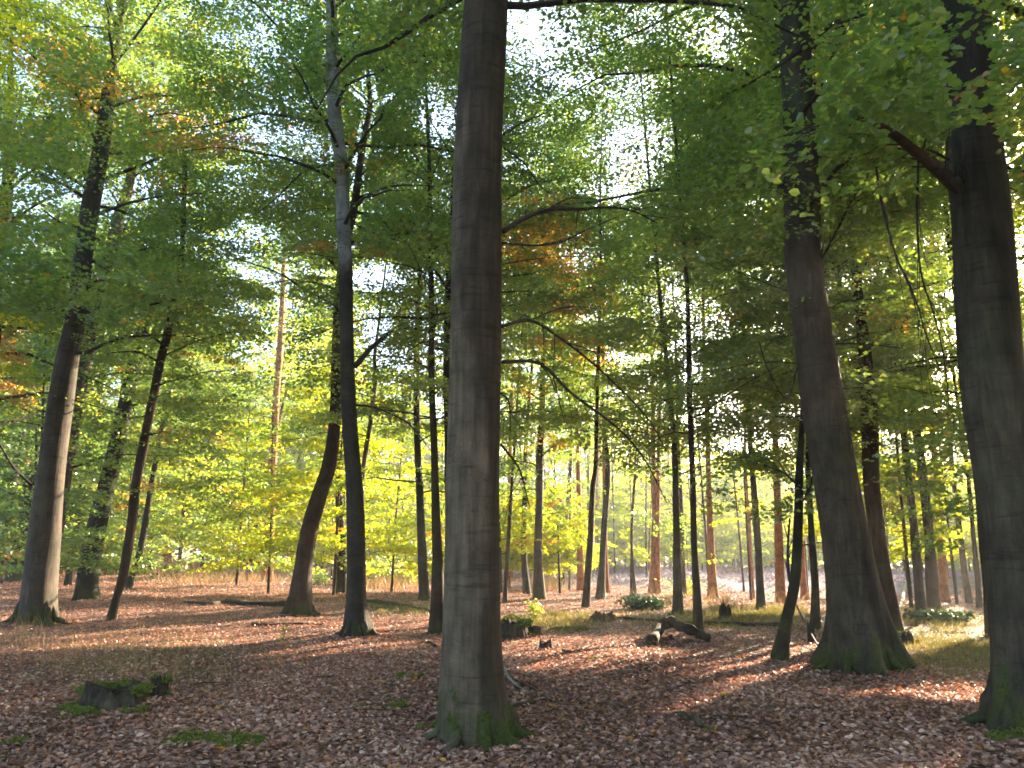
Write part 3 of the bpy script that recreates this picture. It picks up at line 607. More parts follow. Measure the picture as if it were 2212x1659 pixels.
make_tree('dark mossy trunk at the far left edge behind the big sun-edged beech',
    [(33, 1255, 42), (54, 1133, 36), (78, 980, 30), (98, 853, 25), (120, 740, 22), (145, 600, 18)], seg=20, h0=4, top=20, mat='beech_dark', nb=44, cull=low(lambda px: 1080))
make_tree('leaning trunk at the very left border of the view with a low pale foot',
    [(12, 1242, 24), (30, 1040, 20), (56, 853, 18), (70, 722, 15), (90, 500, 11)], seg=12, h0=4, top=20, cull=low(lambda px: 1100))
make_tree('dark stem at the upper left border whose foot lies outside the view',
    [(-75, 1330, 50), (-30, 900, 34), (-5, 600, 28), (14, 430, 25), (20, 300, 18), (22, 180, 12)], seg=14, h0=3.5, top=18, mat='beech_dark', nb=40, cull=low(lambda px: 960))
make_tree('stubby dark snag of a far trunk in the green undergrowth left of the pine',
    [(475, 1236, 13), (476, 1215, 12), (477, 1200, 10)], seg=8, h0=5, top=16, mat='brown', nb=24, cull=low(lambda px: 1100))
make_tree('thin dark stem leaning right just left of the straight red pine',
    [(534, 1255, 14), (549, 1153, 11), (572, 1056, 8), (590, 960, 7), (612, 872, 6), (622, 830, 4)], seg=8, h0=6, top=11, mat='brown', nb=20, cull=low(lambda px: 1000))
make_tree('tall straight red-barked pine left of the leaning fork',
    [(576, 1258, 31), (582, 1133, 20), (588, 1017, 18), (597, 853, 14), (603, 778, 14), (608, 690, 12), (612, 592, 10), (616, 500, 8)], mat='pine', kind='pine_tree', seg=16, flare=.4, h0=13, top=26, nb=30, brL=(1.5, 3), leafm='needle', cull=low(lambda px: 620))
make_tree('yellowish short-looking trunk far back just right of the big sun-edged left beech', [(131, 1222, 22), (133, 1160, 17), (137, 1080, 14), (145, 960, 12)], seg=10, h0=5, top=20, mat='brown', cull=low(lambda px: 1150))
make_tree('slender leaning stem between the shadowed beech and the dark leaning beech on the left', [(146, 1266, 17), (162, 1150, 14), (186, 1000, 13), (212, 860, 12), (232, 740, 10)], seg=10, h0=4, top=17, mat='beech_dark', cull=low(lambda px: 1080))
make_tree('slim dark leaning stem at the far left between the border trunk and the mossy trunk', [(-8, 1262, 20), (14, 1130, 16), (44, 960, 14), (62, 850, 12), (84, 700, 10)], seg=10, h0=4, top=17, mat='beech_dark', cull=low(lambda px: 1080))
# the crossing pair and neighbours
make_tree('beech leaning right that crosses behind the taller pale-topped trunk, foot glowing orange',
    [(645, 1328, 66), (655, 1230, 39), (669, 1141, 36), (690, 1070, 34), (712, 1000, 31), (724, 900, 26), (728, 750, 22), (734, 620, 20), (748, 520, 18), (765, 450, 17), (772, 400, 16), (778, 350, 15), (790, 280, 14), (800, 225, 12), (795, 165, 9)],
    mat='brown', seg=28, flare=.45, h0=7, top=18, nb=48, brL=(2.2, 4), cull=low(lambda px: 640),
    branches=[([(800, 225), (780, 205), (762, 190), (735, 155)], 7, 3, -1), ([(803, 222), (825, 212), (848, 210), (880, 235)], 6, 3, 1), ([(772, 428), (800, 418), (835, 405), (870, 400), (940, 402)], 8, 3, -2), ([(795, 170), (815, 175), (835, 158)], 5, 2, .5)],
    extra=join(fill((590, 640, 100, 130), (22, 34), 56, .8), fill((860, 480, 110, 60), (17, 22), 14, .7), fill((650, 400, 110, 110), (16, 22), 22, .7)))
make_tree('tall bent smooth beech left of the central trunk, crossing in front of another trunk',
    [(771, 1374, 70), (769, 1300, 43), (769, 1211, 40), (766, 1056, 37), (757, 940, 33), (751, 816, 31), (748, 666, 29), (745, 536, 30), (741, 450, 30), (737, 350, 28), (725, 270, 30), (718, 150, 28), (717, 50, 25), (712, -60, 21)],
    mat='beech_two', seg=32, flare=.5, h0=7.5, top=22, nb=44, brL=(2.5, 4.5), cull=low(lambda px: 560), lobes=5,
    branches=[([(766, 792), (785, 770), (801, 752), (825, 732), (846, 715)], 14, 10, .5), ([(768, 875), (800, 878), (830, 888), (880, 913), (905, 940), (921, 961)], 5, 2, -1), ([(756, 480), (800, 500), (860, 520)], 4, 2, -1)],
    extra=join(fill((830, 870, 90, 22), (12, 14), 5, .5), fill((760, 500, 60, 25), (12, 13.5), 5, .4), fill((850, 100, 120, 110), (12, 18), 18, .6), fill((620, 130, 110, 130), (12, 18), 24, .6), fill((880, 350, 70, 120), (13, 18), 10, .5)))
make_tree('slim dark stem standing in the gap between the crossing pair',
    [(739, 1282, 26), (736, 1172, 20), (732, 1056, 15), (730, 960, 12), (728, 860, 10)], seg=12, flare=.25, h0=5, top=18, mat='beech_dark', nb=30, cull=low(lambda px: 1010))
make_tree('thin crooked stem just right of the crossing pair, half hidden by it',
    [(776, 1290, 13), (780, 1150, 12), (784, 1020, 11), (801, 909, 10), (811, 816, 10), (809, 770, 8), (818, 700, 6)], seg=8, flare=.2, h0=5, top=16, mat='brown', nb=30, cull=low(lambda px: 1060))
make_tree('orange-lit far trunk seen just left of the crossing pair',
    [(726, 1262, 13), (727, 1200, 10), (728, 1120, 8)], seg=8, h0=6, top=20, mat='pine', nb=26, cull=low(lambda px: 1150))
make_tree('dark mid-distance trunk with leafy shoots, first to the right of the crossing pair',
    [(917, 1297, 28), (913, 1220, 21), (909, 1133, 18), (907, 1056, 17), (902, 965, 15), (900, 853, 14), (900, 741, 13), (905, 640, 10)], seg=14, h0=3.5, top=18, mat='beech_dark', nb=46, brL=(1.6, 3.6), extra=fill((860, 700, 90, 130), (22, 28), 30, .7), cull=low(lambda px: 1170))
make_tree('reddish dark trunk close to the left side of the central beech',
    [(946, 1368, 48), (945, 1290, 29), (945, 1200, 23), (942, 1133, 20), (940, 1037, 17), (938, 965, 15), (932, 816, 14), (932, 650, 12)], seg=18, flare=.4, h0=4, top=18, mat='brown', nb=46, extra=fill((890, 860, 70, 80), (16, 22), 12, .6), cull=low(lambda px: 1120))
make_tree('dark wavy stem peeking out along the left side of the central beech',
    [(990, 1350, 44), (980, 1200, 33), (976, 1050, 31), (974, 900, 29), (970, 760, 27), (973, 640, 23), (975, 560, 24), (978, 480, 18), (990, 400, 14)], seg=16, h0=6, top=15, mat='beech_dark', nb=36, cull=low(lambda px: 760), rough=.12)
# right of the centre, near to far
R_ = [
 ('thin dark stem leaning beside the right edge of the central beech', [(1090, 1300, 12), (1096, 1200, 9), (1101, 1120, 8), (1106, 1040, 6), (1112, 950, 5)], 'brown', 12),
 ('short pale-edged trunk far behind, just right of the central beech', [(1097, 1272, 15), (1099, 1200, 13), (1100, 1120, 11), (1102, 1000, 9)], 'pine', 20),
 ('slim dark trunk curving at its foot, second to the right of the central beech', [(1139, 1283, 19), (1133, 1220, 13), (1131, 1153, 12), (1135, 1037, 10), (1134, 1002, 9), (1140, 900, 8)], 'beech_dark', 18),
 ('straight dark trunk with a flared foot right of the curved slim one', [(1165, 1294, 33), (1163, 1230, 20), (1162, 1172, 18), (1166, 1056, 15), (1167, 965, 14), (1171, 890, 13), (1173, 760, 11), (1176, 600, 8)], 'beech', 20),
 ('very thin straight stem between the flared dark trunk and the orange pine', [(1214, 1268, 13), (1218, 1200, 9), (1221, 1153, 7), (1228, 1056, 7), (1234, 950, 6)], 'brown', 16),
 ('orange-barked pine trunk in the brightest backlit leaves right of centre', [(1254, 1277, 19), (1252, 1153, 12), (1250, 1056, 10), (1247, 960, 9), (1244, 860, 8)], 'pine', 22),
 ('grey brown stem leaning right, nearest of those before the bright leaves', [(1265, 1312, 19), (1270, 1240, 16), (1275, 1172, 14), (1280, 1056, 11), (1287, 1002, 10), (1290, 853, 8), (1295, 700, 7), (1298, 592, 6)], 'brown', 20),
 ('dark olive trunk forking in two high up before the bright leaves', [(1296, 1294, 24), (1300, 1230, 15), (1303, 1172, 13), (1311, 1056, 13), (1313, 1000, 11), (1307, 940, 8), (1303, 860, 6)], 'beech_dark', 18),
 ('short orange-lit trunk close behind the forking olive trunk', [(1311, 1281, 13), (1309, 1220, 10), (1307, 1150, 9)], 'pine', 20),
 ('spindly dark sapling stem with a split foot beside the low conifer mound', [(1373, 1292, 9), (1367, 1220, 6), (1364, 1150, 5), (1370, 1060, 4), (1379, 980, 3)], 'brown', 9),
 ('left one of the twin ochre trunks far behind the fern mound', [(1408, 1282, 19), (1411, 1220, 13), (1414, 1133, 12), (1412, 1037, 11), (1411, 900, 9)], 'pine', 20),
 ('right one of the twin ochre trunks, slimmer than its twin', [(1423, 1283, 13), (1421, 1220, 10), (1421, 1133, 9), (1422, 1000, 8)], 'pine', 20),
 ('grey trunk standing nearest behind the crooked fallen log, left of the dark one', [(1465, 1328, 27), (1463, 1250, 19), (1461, 1133, 15), (1459, 1037, 13), (1457, 965, 13), (1448, 860, 12), (1440, 780, 10)], 'beech', 20),
 ('slim ochre stem touching the right side of the grey trunk behind the log', [(1477, 1290, 14), (1475, 1220, 12), (1472, 1133, 11), (1468, 1037, 10), (1464, 940, 8)], 'brown', 18),
 ('dark red-brown trunk whose foot meets the right end of the crooked log', [(1509, 1365, 27), (1506, 1290, 19), (1499, 1172, 14), (1497, 1056, 13), (1492, 928, 12), (1488, 778, 11), (1485, 629, 9), (1479, 554, 8)], 'brown', 20),
 ('wide orange pine foot in front of the pale lilac bank', [(1541, 1293, 27), (1537, 1220, 17), (1534, 1133, 14), (1531, 1040, 12), (1528, 930, 10)], 'pine', 24),
 ('thin orange stem left of the grey trunk on the pale bank', [(1626, 1293, 13), (1620, 1200, 9), (1616, 1120, 8), (1610, 1000, 6)], 'pine', 20),
 ('grey trunk before the pale bank, left of the leaning dark tree', [(1645, 1317, 23), (1641, 1250, 17), (1637, 1172, 15), (1627, 1037, 13), (1621, 965, 12), (1615, 853, 11), (1608, 740, 9)], 'beech_pale', 20),
 ('broad two-toned trunk partly behind the leaning dark tree', [(1687, 1304, 26), (1684, 1230, 20), (1681, 1133, 17), (1677, 1000, 14), (1671, 890, 13), (1664, 780, 10)], 'pine', 22),
 ('ochre trunk showing between the leaning dark tree and the mossy-footed one', [(1738, 1296, 18), (1734, 1230, 13), (1731, 1150, 11), (1728, 1040, 9)], 'pine', 20),
 ('slim trunk with a mossy foot just left of the massive tapering beech', [(1761, 1360, 27), (1761, 1300, 19), (1760, 1250, 16), (1752, 1133, 13), (1746, 1020, 11), (1742, 900, 9)], 'beech_dark', 16),
 ('far orange sliver of a trunk hugging the left side of the massive beech', [(1789, 1298, 11), (1787, 1230, 9), (1785, 1150, 8)], 'pine', 20),
 ('leaning grey trunk in the right background, left of its browner neighbour', [(1990, 1330, 26), (1982, 1230, 19), (1970, 1100, 16), (1957, 980, 15), (1948, 890, 13), (1940, 815, 12)], 'beech', 20),
 ('browner of the two stout trunks above the mossy hump in the right background', [(2017, 1318, 33), (2012, 1240, 24), (2006, 1150, 20), (1990, 1000, 18), (1975, 900, 17), (1966, 834, 15), (1955, 740, 13)], 'brown', 20),
 ('orange trunk right of the stout pair in the right background', [(2041, 1303, 24), (2038, 1240, 17), (2030, 1130, 14), (2020, 1000, 12)], 'pine', 22),
 ('pale leaning trunk before the lilac bank at the right', [(2094, 1303, 17), (2084, 1240, 13), (2070, 1120, 11), (2056, 1000, 9)], 'beech_pale', 18),
 ('small dark trunk before the lilac bank close to the right edge beech', [(2116, 1313, 15), (2112, 1250, 11), (2102, 1150, 9), (2090, 1020, 8)], 'brown', 18),
 ('dark narrow trunk half hidden by the right edge beech', [(2148, 1374, 36), (2138, 1280, 26), (2125, 1150, 22), (2108, 980, 18)], 'beech_dark', 16),
 ('slim purplish trunk just right of the massive beech, foot hidden', [(1852, 1330, 18), (1842, 1150, 15), (1836, 1002, 14), (1824, 760, 13), (1815, 640, 10)], 'beech_pale', 18),
]
MIDF = {1165: ((1180, 760, 120, 110), (24, 32), 34, .75), 1265: ((1330, 700, 120, 130), (22, 30), 38, .7), 1465: ((1450, 880, 110, 110), (18, 26), 34, .62), 1509: ((1560, 740, 110, 130), (15, 22), 36, .58),
        1645: ((1640, 900, 80, 90), (20, 28), 22, .62), 1254: ((1250, 900, 110, 90), (28, 36), 26, .8), 1408: ((1420, 1040, 120, 80), (28, 36), 24, .8), 1990: ((1950, 760, 110, 130), (14, 22), 34, .55), 2041: ((2060, 900, 60, 150), (16, 26), 24, .6), 1687: ((1560, 1010, 120, 80), (24, 32), 22, .7)}
for lab, pts, mt, top in R_:
    d = ground_at(pts[0][0], pts[0][1])[1]
    x = pts[0][0]
    lim = 1010 if d < 24 else (1190 if x < 1750 else 1150)
    make_tree(lab, pts, mat=mt, kind='pine_tree' if (mt == 'pine' and 'pine' in lab) else 'beech_tree', seg=12, flare=.3, h0=3.5 if d < 30 else 2.6, top=top, nb=int(26+top*1.4), brL=(1.8, 4.0), sr=.85, dens=.85,
              cull=low(lambda px, lim=lim: lim), extra=fill(*MIDF[x]) if x in MIDF else None)
make_tree('tall trunk close behind the massive beech, red on its left, grey right',
    [(1927, 1372, 54), (1915, 1300, 43), (1906, 1240, 38), (1893, 1133, 34), (1882, 1037, 33), (1880, 930, 36), (1875, 853, 33), (1862, 704, 24), (1850, 610, 19), (1842, 520, 16)],
    mat='brown', seg=20, h0=5, top=20, nb=44, cull=lambda px, py, f, P: ~((f > 1) & (py > 900) & (py < 1700)) | ((px > 1870) & (py < 1230) & (f < 14.5)),
    extra=join(fill((2010, 1040, 90, 150), (9, 14), 34, .42), fill((1950, 900, 80, 80), (9, 14), 16, .42)))
make_tree('slender dark slanting tree with a low side shoot left of the massive beech',
    [(1685, 1425, 42), (1691, 1385, 30), (1702, 1327, 24), (1718, 1250, 22), (1724, 1133, 19), (1727, 1017, 17), (1730, 965, 14), (1735, 890, 11), (1742, 780, 9)],
    mat='beech_dark', seg=16, flare=.25, h0=3.6, top=12, nb=30, brL=(1.4, 2.8), sr=.6, cull=low(lambda px: 1120),
    branches=[([(1711, 1275), (1703, 1235), (1702, 1180), (1706, 1120)], 8, 4, .3), ([(1722, 1100), (1745, 1065), (1755, 1030)], 6, 3, -.3), ([(1720, 1045), (1690, 1020), (1660, 1010), (1620, 985)], 5, 2, .5), ([(1724, 1180), (1750, 1175), (1775, 1172)], 3, 2, .2)],
    extra=join(fill((1640, 1080, 120, 120), (11.5, 17), 34, .42), fill((1640, 1170, 90, 30), (11.5, 14), 8, .45), fill((1560, 1130, 60, 40), (13, 16), 5, .45)))
# young beeches and the wood behind: low crowns lit from behind
def random_tree(x, y, height, r0, label, h0, nb, brL, sr, mat='brown', kind='beech_tree', cull=None, group=None, dens=.8, cat='tree', seg=8, leafm='leaf_young', aut=.02):
    b = np.array([x, y, float(H(x, y))-.03]); lx, ly = rng.normal(0, .04, 2)*height
    P = np.array([b, b+[lx*.2, ly*.2, height*.33], b+[lx*.6, ly*.6, height*.66], b+[lx, ly, height]]); R = np.array([r0, r0*.75, r0*.5, .02])
    root = link(kind, None, None, label, cat, group, loc=b); root.empty_display_size = .3
    T = dict(obj=root, base=b, dens=dens, aut=aut, cull=cull)
    link('trunk', trunk_mesh(P, R, seg, .3, 'trunk', M[mat], b, 5, .05), root)
    br = []
    for i in range(nb):
        fr = (i+rng.random())/nb; z = h0+(height-h0)*fr
        p0 = np.array([np.interp(z, P[:, 2]-b[2], P[:, k]) for k in range(3)])
        br.append((branch_curve(p0, i*2.4+random.random(), random.uniform(*brL)*(1.15-.75*fr), random.uniform(.1, .5), random.uniform(.1, .4)), .02, sr))
    build_crown(T, br, leafm=leafm)
    return root
YB = [(-16, 33), (-12.5, 36), (-9.5, 31), (-7.5, 38), (-5, 33), (-3.4, 38), (-1.5, 33), (.6, 36), (1.9, 31.5), (3.4, 35), (4.8, 32), (6.4, 35), (8.2, 33), (10.5, 36), (13, 34), (15.5, 31), (18.5, 34), (-20, 37), (-23, 33), (-14, 42), (-10, 44), (-6, 45), (-2, 44), (2, 45), (6, 46), (10, 45), (14, 46), (19, 44), (-19, 45), (12, 24), (15, 21.5), (14.5, 26), (-14.5, 24), (-17, 28), (22, 40),
      (-26, 42), (-24, 48), (-17, 50), (-12, 50), (-8, 51), (-4, 50), (0, 50), (4, 51), (8, 52), (12, 52), (-28, 54), (-21, 56), (-15, 57), (-9, 58), (-3, 57), (3, 58), (17, 27), (25, 36), (-6.5, 29), (21, 29), (8.3, 38), (4.0, 42), (1.0, 34), (7.6, 44), (2.6, 36), (13, 54), (17, 55), (21, 56), (25, 57), (29, 56), (15, 48.5), (19, 48), (23, 50), (27, 51), (31, 50), (10, 48), (12, 57), (33, 57), (8, 56),
      (9, 30), (11.5, 31), (6.8, 40), (9.5, 41), (12.5, 40), (15.5, 41), (17.5, 38), (13.8, 29), (16.5, 23.5), (19.5, 25.5), (22, 34), (20, 50), (16, 51), (25, 46), (2.6, 40), (-.4, 30.5), (1.2, 43), (24, 52), (11, 47)]
for i, (x, y) in enumerate(YB):
    px = CX+F*x/y
    lim = 1232 if px < 1250 else 1212
    if px > 1750: lim = 1200
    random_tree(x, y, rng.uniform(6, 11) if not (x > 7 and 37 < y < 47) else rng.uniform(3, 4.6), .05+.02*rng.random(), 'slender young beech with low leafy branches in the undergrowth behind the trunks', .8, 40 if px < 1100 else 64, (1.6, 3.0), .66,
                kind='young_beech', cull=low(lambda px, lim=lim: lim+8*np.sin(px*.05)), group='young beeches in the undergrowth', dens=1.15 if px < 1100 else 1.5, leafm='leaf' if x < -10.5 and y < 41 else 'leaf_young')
k = 0
while k < 100:
    y = rng.uniform(44, 100); x = rng.uniform(-.8, .8)*y
    px = CX+F*x/y
    if x > 2 and y < 62 and px < 2250 and rng.random() < .75: continue
    k += 1
    random_tree(x, y, rng.uniform(15, 24) if x < .25*y else rng.uniform(9, 14), rng.uniform(.10, .22), 'distant trunk lost among the backlit leaves of the far wood', rng.uniform(1.2, 4), 44, (2.2, 4.6), 1.15,
                mat=random.choice(['brown', 'beech', 'pine', 'beech_dark']), group='distant trees of the far wood', dens=1.0, cull=low(lambda px: 1238+6*np.sin(px*.03)))
# unseen beeches added around the view to shade this spot
for (x, y, h) in [(13, 8, 22), (17, 13, 24), (22, 19, 22), (20, 8, 23), (26, 14, 22), (30, 22, 24), (10.5, 2, 22), (16, 0, 22), (27, 30, 22), (6.5, -3, 22), (-10, 3, 22), (-14, 9, 20), (-5, -7, 22), (3, -9, 22), (-17, -4, 20), (12, -8, 20), (0, -15, 22), (-9, -13, 22), (-23, 3, 20), (9, -14, 20), (-12, 14.5, 18), (12.5, 12, 22), (15.5, 13, 22), (13.5, 15.5, 22), (20, 23, 22), (15.5, 16, 22), (11, 6, 20)]:
    random_tree(x, y, h, .25, 'unseen beech added outside the view to shade the spot', 4.5, 44, (2.5, 4.8), 1.2, mat='beech', group='added shade beeches around the view', dens=.9,
                cull=lambda px, py, f, P: ~((f > 1) & (px > -20) & (px < 2232) & (py > 200)))

#@@FLOOR
# ------------------------------------------------------------------ the mass of woodland beyond
def leaf_stuff(name, C, size, rr, au, mat, label, cat, hexa=False, nsd=.8, kind='stuff'):
    m = len(C); th = rng.random(m)*6.28
    D = np.stack([np.cos(th), np.sin(th), rng.normal(0, .5, m)], 1); N = np.array([0, 0, 1.])+rng.normal(0, nsd, (m, 3))
    V, q, per = leaf_geo(C, D, N, size, hexa)
    return link(name, mesh(name, V, q, [M[mat]], fattr={'rnd': np.repeat(rr, per), 'aut': np.repeat(au, per)}), None, label, cat, kind=kind)
C = []; rs_ = []
for k in range(6000):
    y = rng.uniform(96, 135); x = rng.uniform(-1.0, 1.0)*y
    right = x > .22*y
    hmax = (30 if not right else 18)*(1+.35*math.sin(x*.13)+.2*math.sin(x*.37+1))
    z = rng.uniform(.3, max(2, hmax)); rad = rng.uniform(1.5, 3)
    n = 46; p = rng.normal(0, 1, (n, 3))*np.array([rad*.5, rad*.5, rad*.32])+np.array([x, y, z+float(H(x, y))])
    C.append(p); rs_.append(np.clip(rng.random()+rng.normal(0, .15, n), 0, 1))
C = np.vstack(C); rs_ = np.concatenate(rs_)
leaf_stuff('distant_woodland', C, rng.uniform(.45, .8, len(C)), rs_, (rng.random(len(C)) < .03).astype(float), 'leaf', 'hazy mass of far trees that closes the wood behind the clearing', 'woodland')

# ------------------------------------------------------------------ leaf litter, grass and moss
def floor_pts(n, y0, y1, power=1.0, wx=.80):
    t = rng.random(n)
    y = y0*(y1/y0)**(t**power); x = rng.uniform(-1, 1, n)*(wx*y+1.0)
    return x, y
def litter(n, y0, y1, name, label, smin=.055):
    x, y = floor_pts(n, y0, y1)
    gr = grassiness(x, y); pa = paleness(x, y); k = rng.random(n) > gr*.35+pa*.8
    x, y = x[k], y[k]; n = len(x)
    size = np.maximum(smin, .0026*y)*rng.uniform(.65, 1.3, n)
    z = H(x, y)+rng.uniform(.004, .03, n)*np.maximum(1, y/18)
    th = rng.random(n)*6.28; D = np.stack([np.cos(th), np.sin(th), rng.normal(0, .28, n)], 1)
    N = np.array([0, 0, 1.])+rng.normal(0, .48, (n, 3))
    C = np.stack([x, y, z], 1)
    h = y < 13
    cl = .5+.5*np.sin(1.3*x+2*np.sin(.7*y))*np.sin(1.1*y+1.5*np.sin(.9*x))
    cl2 = .5+.5*np.sin(.55*x+1.7*np.sin(.5*y+1))*np.sin(.8*y+2*np.sin(.45*x))
    rr = np.clip(rng.beta(1.3, 1.9, n)*.9+.26*(cl-.45)+.22*(cl2-.5), 0, 1); au = (rng.random(n) < .018).astype(float)
    Vs = []; qs = []; ra = []; aa = []; off = 0
    for hexa, k in ((True, h), (False, ~h)):
        if not k.any(): continue
        V, q, per = leaf_geo(C[k], D[k], N[k], size[k], hexa, .54)
        Vs.append(V); qs.append(q+off); off += len(V); ra.append(np.repeat(rr[k], per)); aa.append(np.repeat(au[k], per))
    link(name, mesh(name, np.vstack(Vs), np.vstack(qs), [M['litter']], fattr={'rnd': np.concatenate(ra), 'aut': np.concatenate(aa)}), None, label, 'fallen leaves', kind='stuff')
litter(330000, 4.6, 62, 'leaf_litter', 'brown and pinkish fallen beech leaves covering the forest floor')

def blades(x, y, h, w, name, mat, label, cat, lean=.3, rr=None, base=None, parent=None, org=(0, 0, 0), kind='stuff', zz=None):
    n = len(x); z = (H(x, y) if zz is None else zz)-.005
    B = np.stack([x, y, z], 1); th = rng.random(n)*6.28
    sd = np.stack([np.cos(th), np.sin(th), np.zeros(n)], 1)
    le = rng.normal(0, lean, (n, 2)); up = unit(np.stack([le[:, 0], le[:, 1], np.ones(n)], 1))
    top = B+up*h[:, None]; top[:, :2] += le*h[:, None]*.5; mid = B+up*(h*.55)[:, None]
    V = np.stack([B-sd*w[:, None], B+sd*w[:, None], mid+sd*w[:, None]*.8, mid-sd*w[:, None]*.8, top-sd*w[:, None]*.2, top+sd*w[:, None]*.2], 1).reshape(-1, 3)
    b = (np.arange(n)*6)[:, None]; q = np.concatenate([b+np.array([[0, 1, 2, 3]]), b+np.array([[3, 2, 5, 4]])], 1).reshape(-1, 4)
    rr = rng.random(n) if rr is None else rr
    me = mesh(name, V-np.asarray(org), q, [M[mat]], fattr={'rnd': np.repeat(rr, 2), 'aut': np.zeros(2*n)})
    return link(name, me, parent, label, cat, kind=kind)
def pix_area(cx, cy, rx, ry, n, soft=1.0):
    out = []
    while len(out) < n:
        a, b = rng.normal(0, .5*soft, 2)
        if a*a+b*b > 1.6: continue
        px, py = cx+a*rx, max(1212, cy+b*ry)
        r_ = ray(px, py); t = -1.5/r_[2]; p = CAM+r_*t
        out.append(p[:2])
    return np.array(out)
def clumped(P, spread, k):
    i = rng.integers(0, len(P), len(P)*k); return P[i]+rng.normal(0, 1, (len(i), 2))*spread
# tall dry stalks on the left and by the far reddish trunk
A = np.vstack([pix_area(160, 1400, 250, 60, 260), pix_area(40, 1340, 90, 60, 160), pix_area(300, 1450, 200, 50, 60)])
P = clumped(A, .12, 3); n = len(P)
blades(P[:, 0], P[:, 1], rng.uniform(.10, .42, n), rng.uniform(.0012, .003, n), 'dry_grass', 'dry_grass', 'thin dry grass stalks in the shade at the left', 'dry grass', .22)
A = np.vstack([pix_area(380, 1252, 90, 10, 70), pix_area(500, 1262, 160, 8, 60), pix_area(840, 1268, 70, 8, 50), pix_area(1180, 1268, 60, 8, 30), pix_area(1500, 1306, 200, 5, 16)])
P = clumped(A, .35, 22); n = len(P)
blades(P[:, 0], P[:, 1], rng.uniform(.15, .75, n), rng.uniform(.006, .014, n), 'pale_dry_grass', 'dry_grass', 'sunlit straw coloured grass tufts at the far side of the leaf-covered floor', 'dry grass', .5)
# green grass
A = np.vstack([pix_area(2070, 1400, 130, 50, 900), pix_area(1560, 1335, 200, 26, 700), pix_area(1220, 1340, 110, 22, 300), pix_area(2020, 1330, 110, 18, 300), pix_area(900, 1312, 130, 12, 160), pix_area(1650, 1320, 120, 18, 300)])
A = A[rng.random(len(A)) < .75]; P = clumped(A, .085, 15); n = len(P); d = P[:, 1]
blades(P[:, 0], P[:, 1], rng.uniform(.03, .13, n)*np.clip(d/14, .8, 1.3), rng.uniform(.002, .004, n)*np.clip(d/9, 1, 3), 'green_grass', 'grass', 'short green grass growing through the leaves on the right and in the middle distance', 'grass', .55)
A = np.vstack([pix_area(330, 1430, 300, 60, 150), pix_area(500, 1250, 240, 12, 150), pix_area(860, 1255, 90, 10, 120)])
P = clumped(A, .16, 22); n = len(P); d = P[:, 1]
blades(P[:, 0], P[:, 1], rng.uniform(.03, .10, n)*np.clip(d/12, 1, 5), rng.uniform(.002, .004, n)*np.clip(d/9, 1, 4), 'sparse_green_grass', 'grass', 'sparse low green tufts scattered through the leaves on the left side', 'grass', .6)
# pale heap of cut brash on the bank
n = 60000; y = rng.uniform(38, 70, n); x = rng.uniform(-2, .85, n)*1.0; x = -1+rng.random(n)*(y*.85+1)
k = rng.random(n) < paleness(x, y); x, y = x[k], y[k]; n = len(x)
blades(x, y, rng.uniform(.05, .35, n), rng.uniform(.01, .028, n), 'pale_brash', 'brash', 'pale lilac grey brash covering the low bank behind the trunks on the right', 'brash', 1.1)

# sticks and husks among the leaves
x, y = floor_pts(900, 5, 30); b = Bag()
for a, c in zip(x, y):
    th = rng.uniform(0, 6.28); ln = rng.uniform(.06, .35); z = float(H(a, c))+.025
    Q = np.array([[a, c, z], [a+math.cos(th)*ln*.5+rng.normal(0, .02), c+math.sin(th)*ln*.5+rng.normal(0, .02), z+rng.uniform(.0, .03)], [a+math.cos(th)*ln, c+math.sin(th)*ln, z+rng.uniform(0, .03)]])
    w_ = rng.uniform(.002, .007)*max(1, c/14); V, q, t = tube(Q, [w_, w_*.8, w_*.4], 4); b.add(V, q, t)
link('fallen_twigs', b.mesh('fallen_twigs', [M['dark_wood']]), None, 'thin dark twigs strewn among the fallen leaves', 'twigs', kind='stuff')
# leaves blown against the feet of the near trunks
Cs = []
for px, py, rr_ in [(1035, 1598, .48), (1857, 1443, .75), (2228, 1578, .55), (771, 1374, .42), (78, 1348, .55), (248, 1528, .3), (342, 1508, .14), (645, 1328, .5), (1425, 1385, .3), (1490, 1390, .25)]:
    g = ground_at(px, py); n = 420; a = rng.uniform(0, 6.28, n); q = rr_*(1+np.abs(rng.normal(0, .28, n)))
    X_ = g[0]+np.cos(a)*q; Y_ = g[1]+np.sin(a)*q; Cs.append(np.stack([X_, Y_, H(X_, Y_)+.01+.09*np.clip(1.25-q/rr_, 0, 1)*rng.random(n)], 1))
Cs = np.vstack(Cs)
leaf_stuff('drifted_leaves', Cs, rng.uniform(.04, .085, len(Cs)), rng.beta(1.3, 1.9, len(Cs)), np.zeros(len(Cs)), 'litter', 'fallen leaves drifted against the feet of the near trunks and stumps', 'fallen leaves', True, .5)
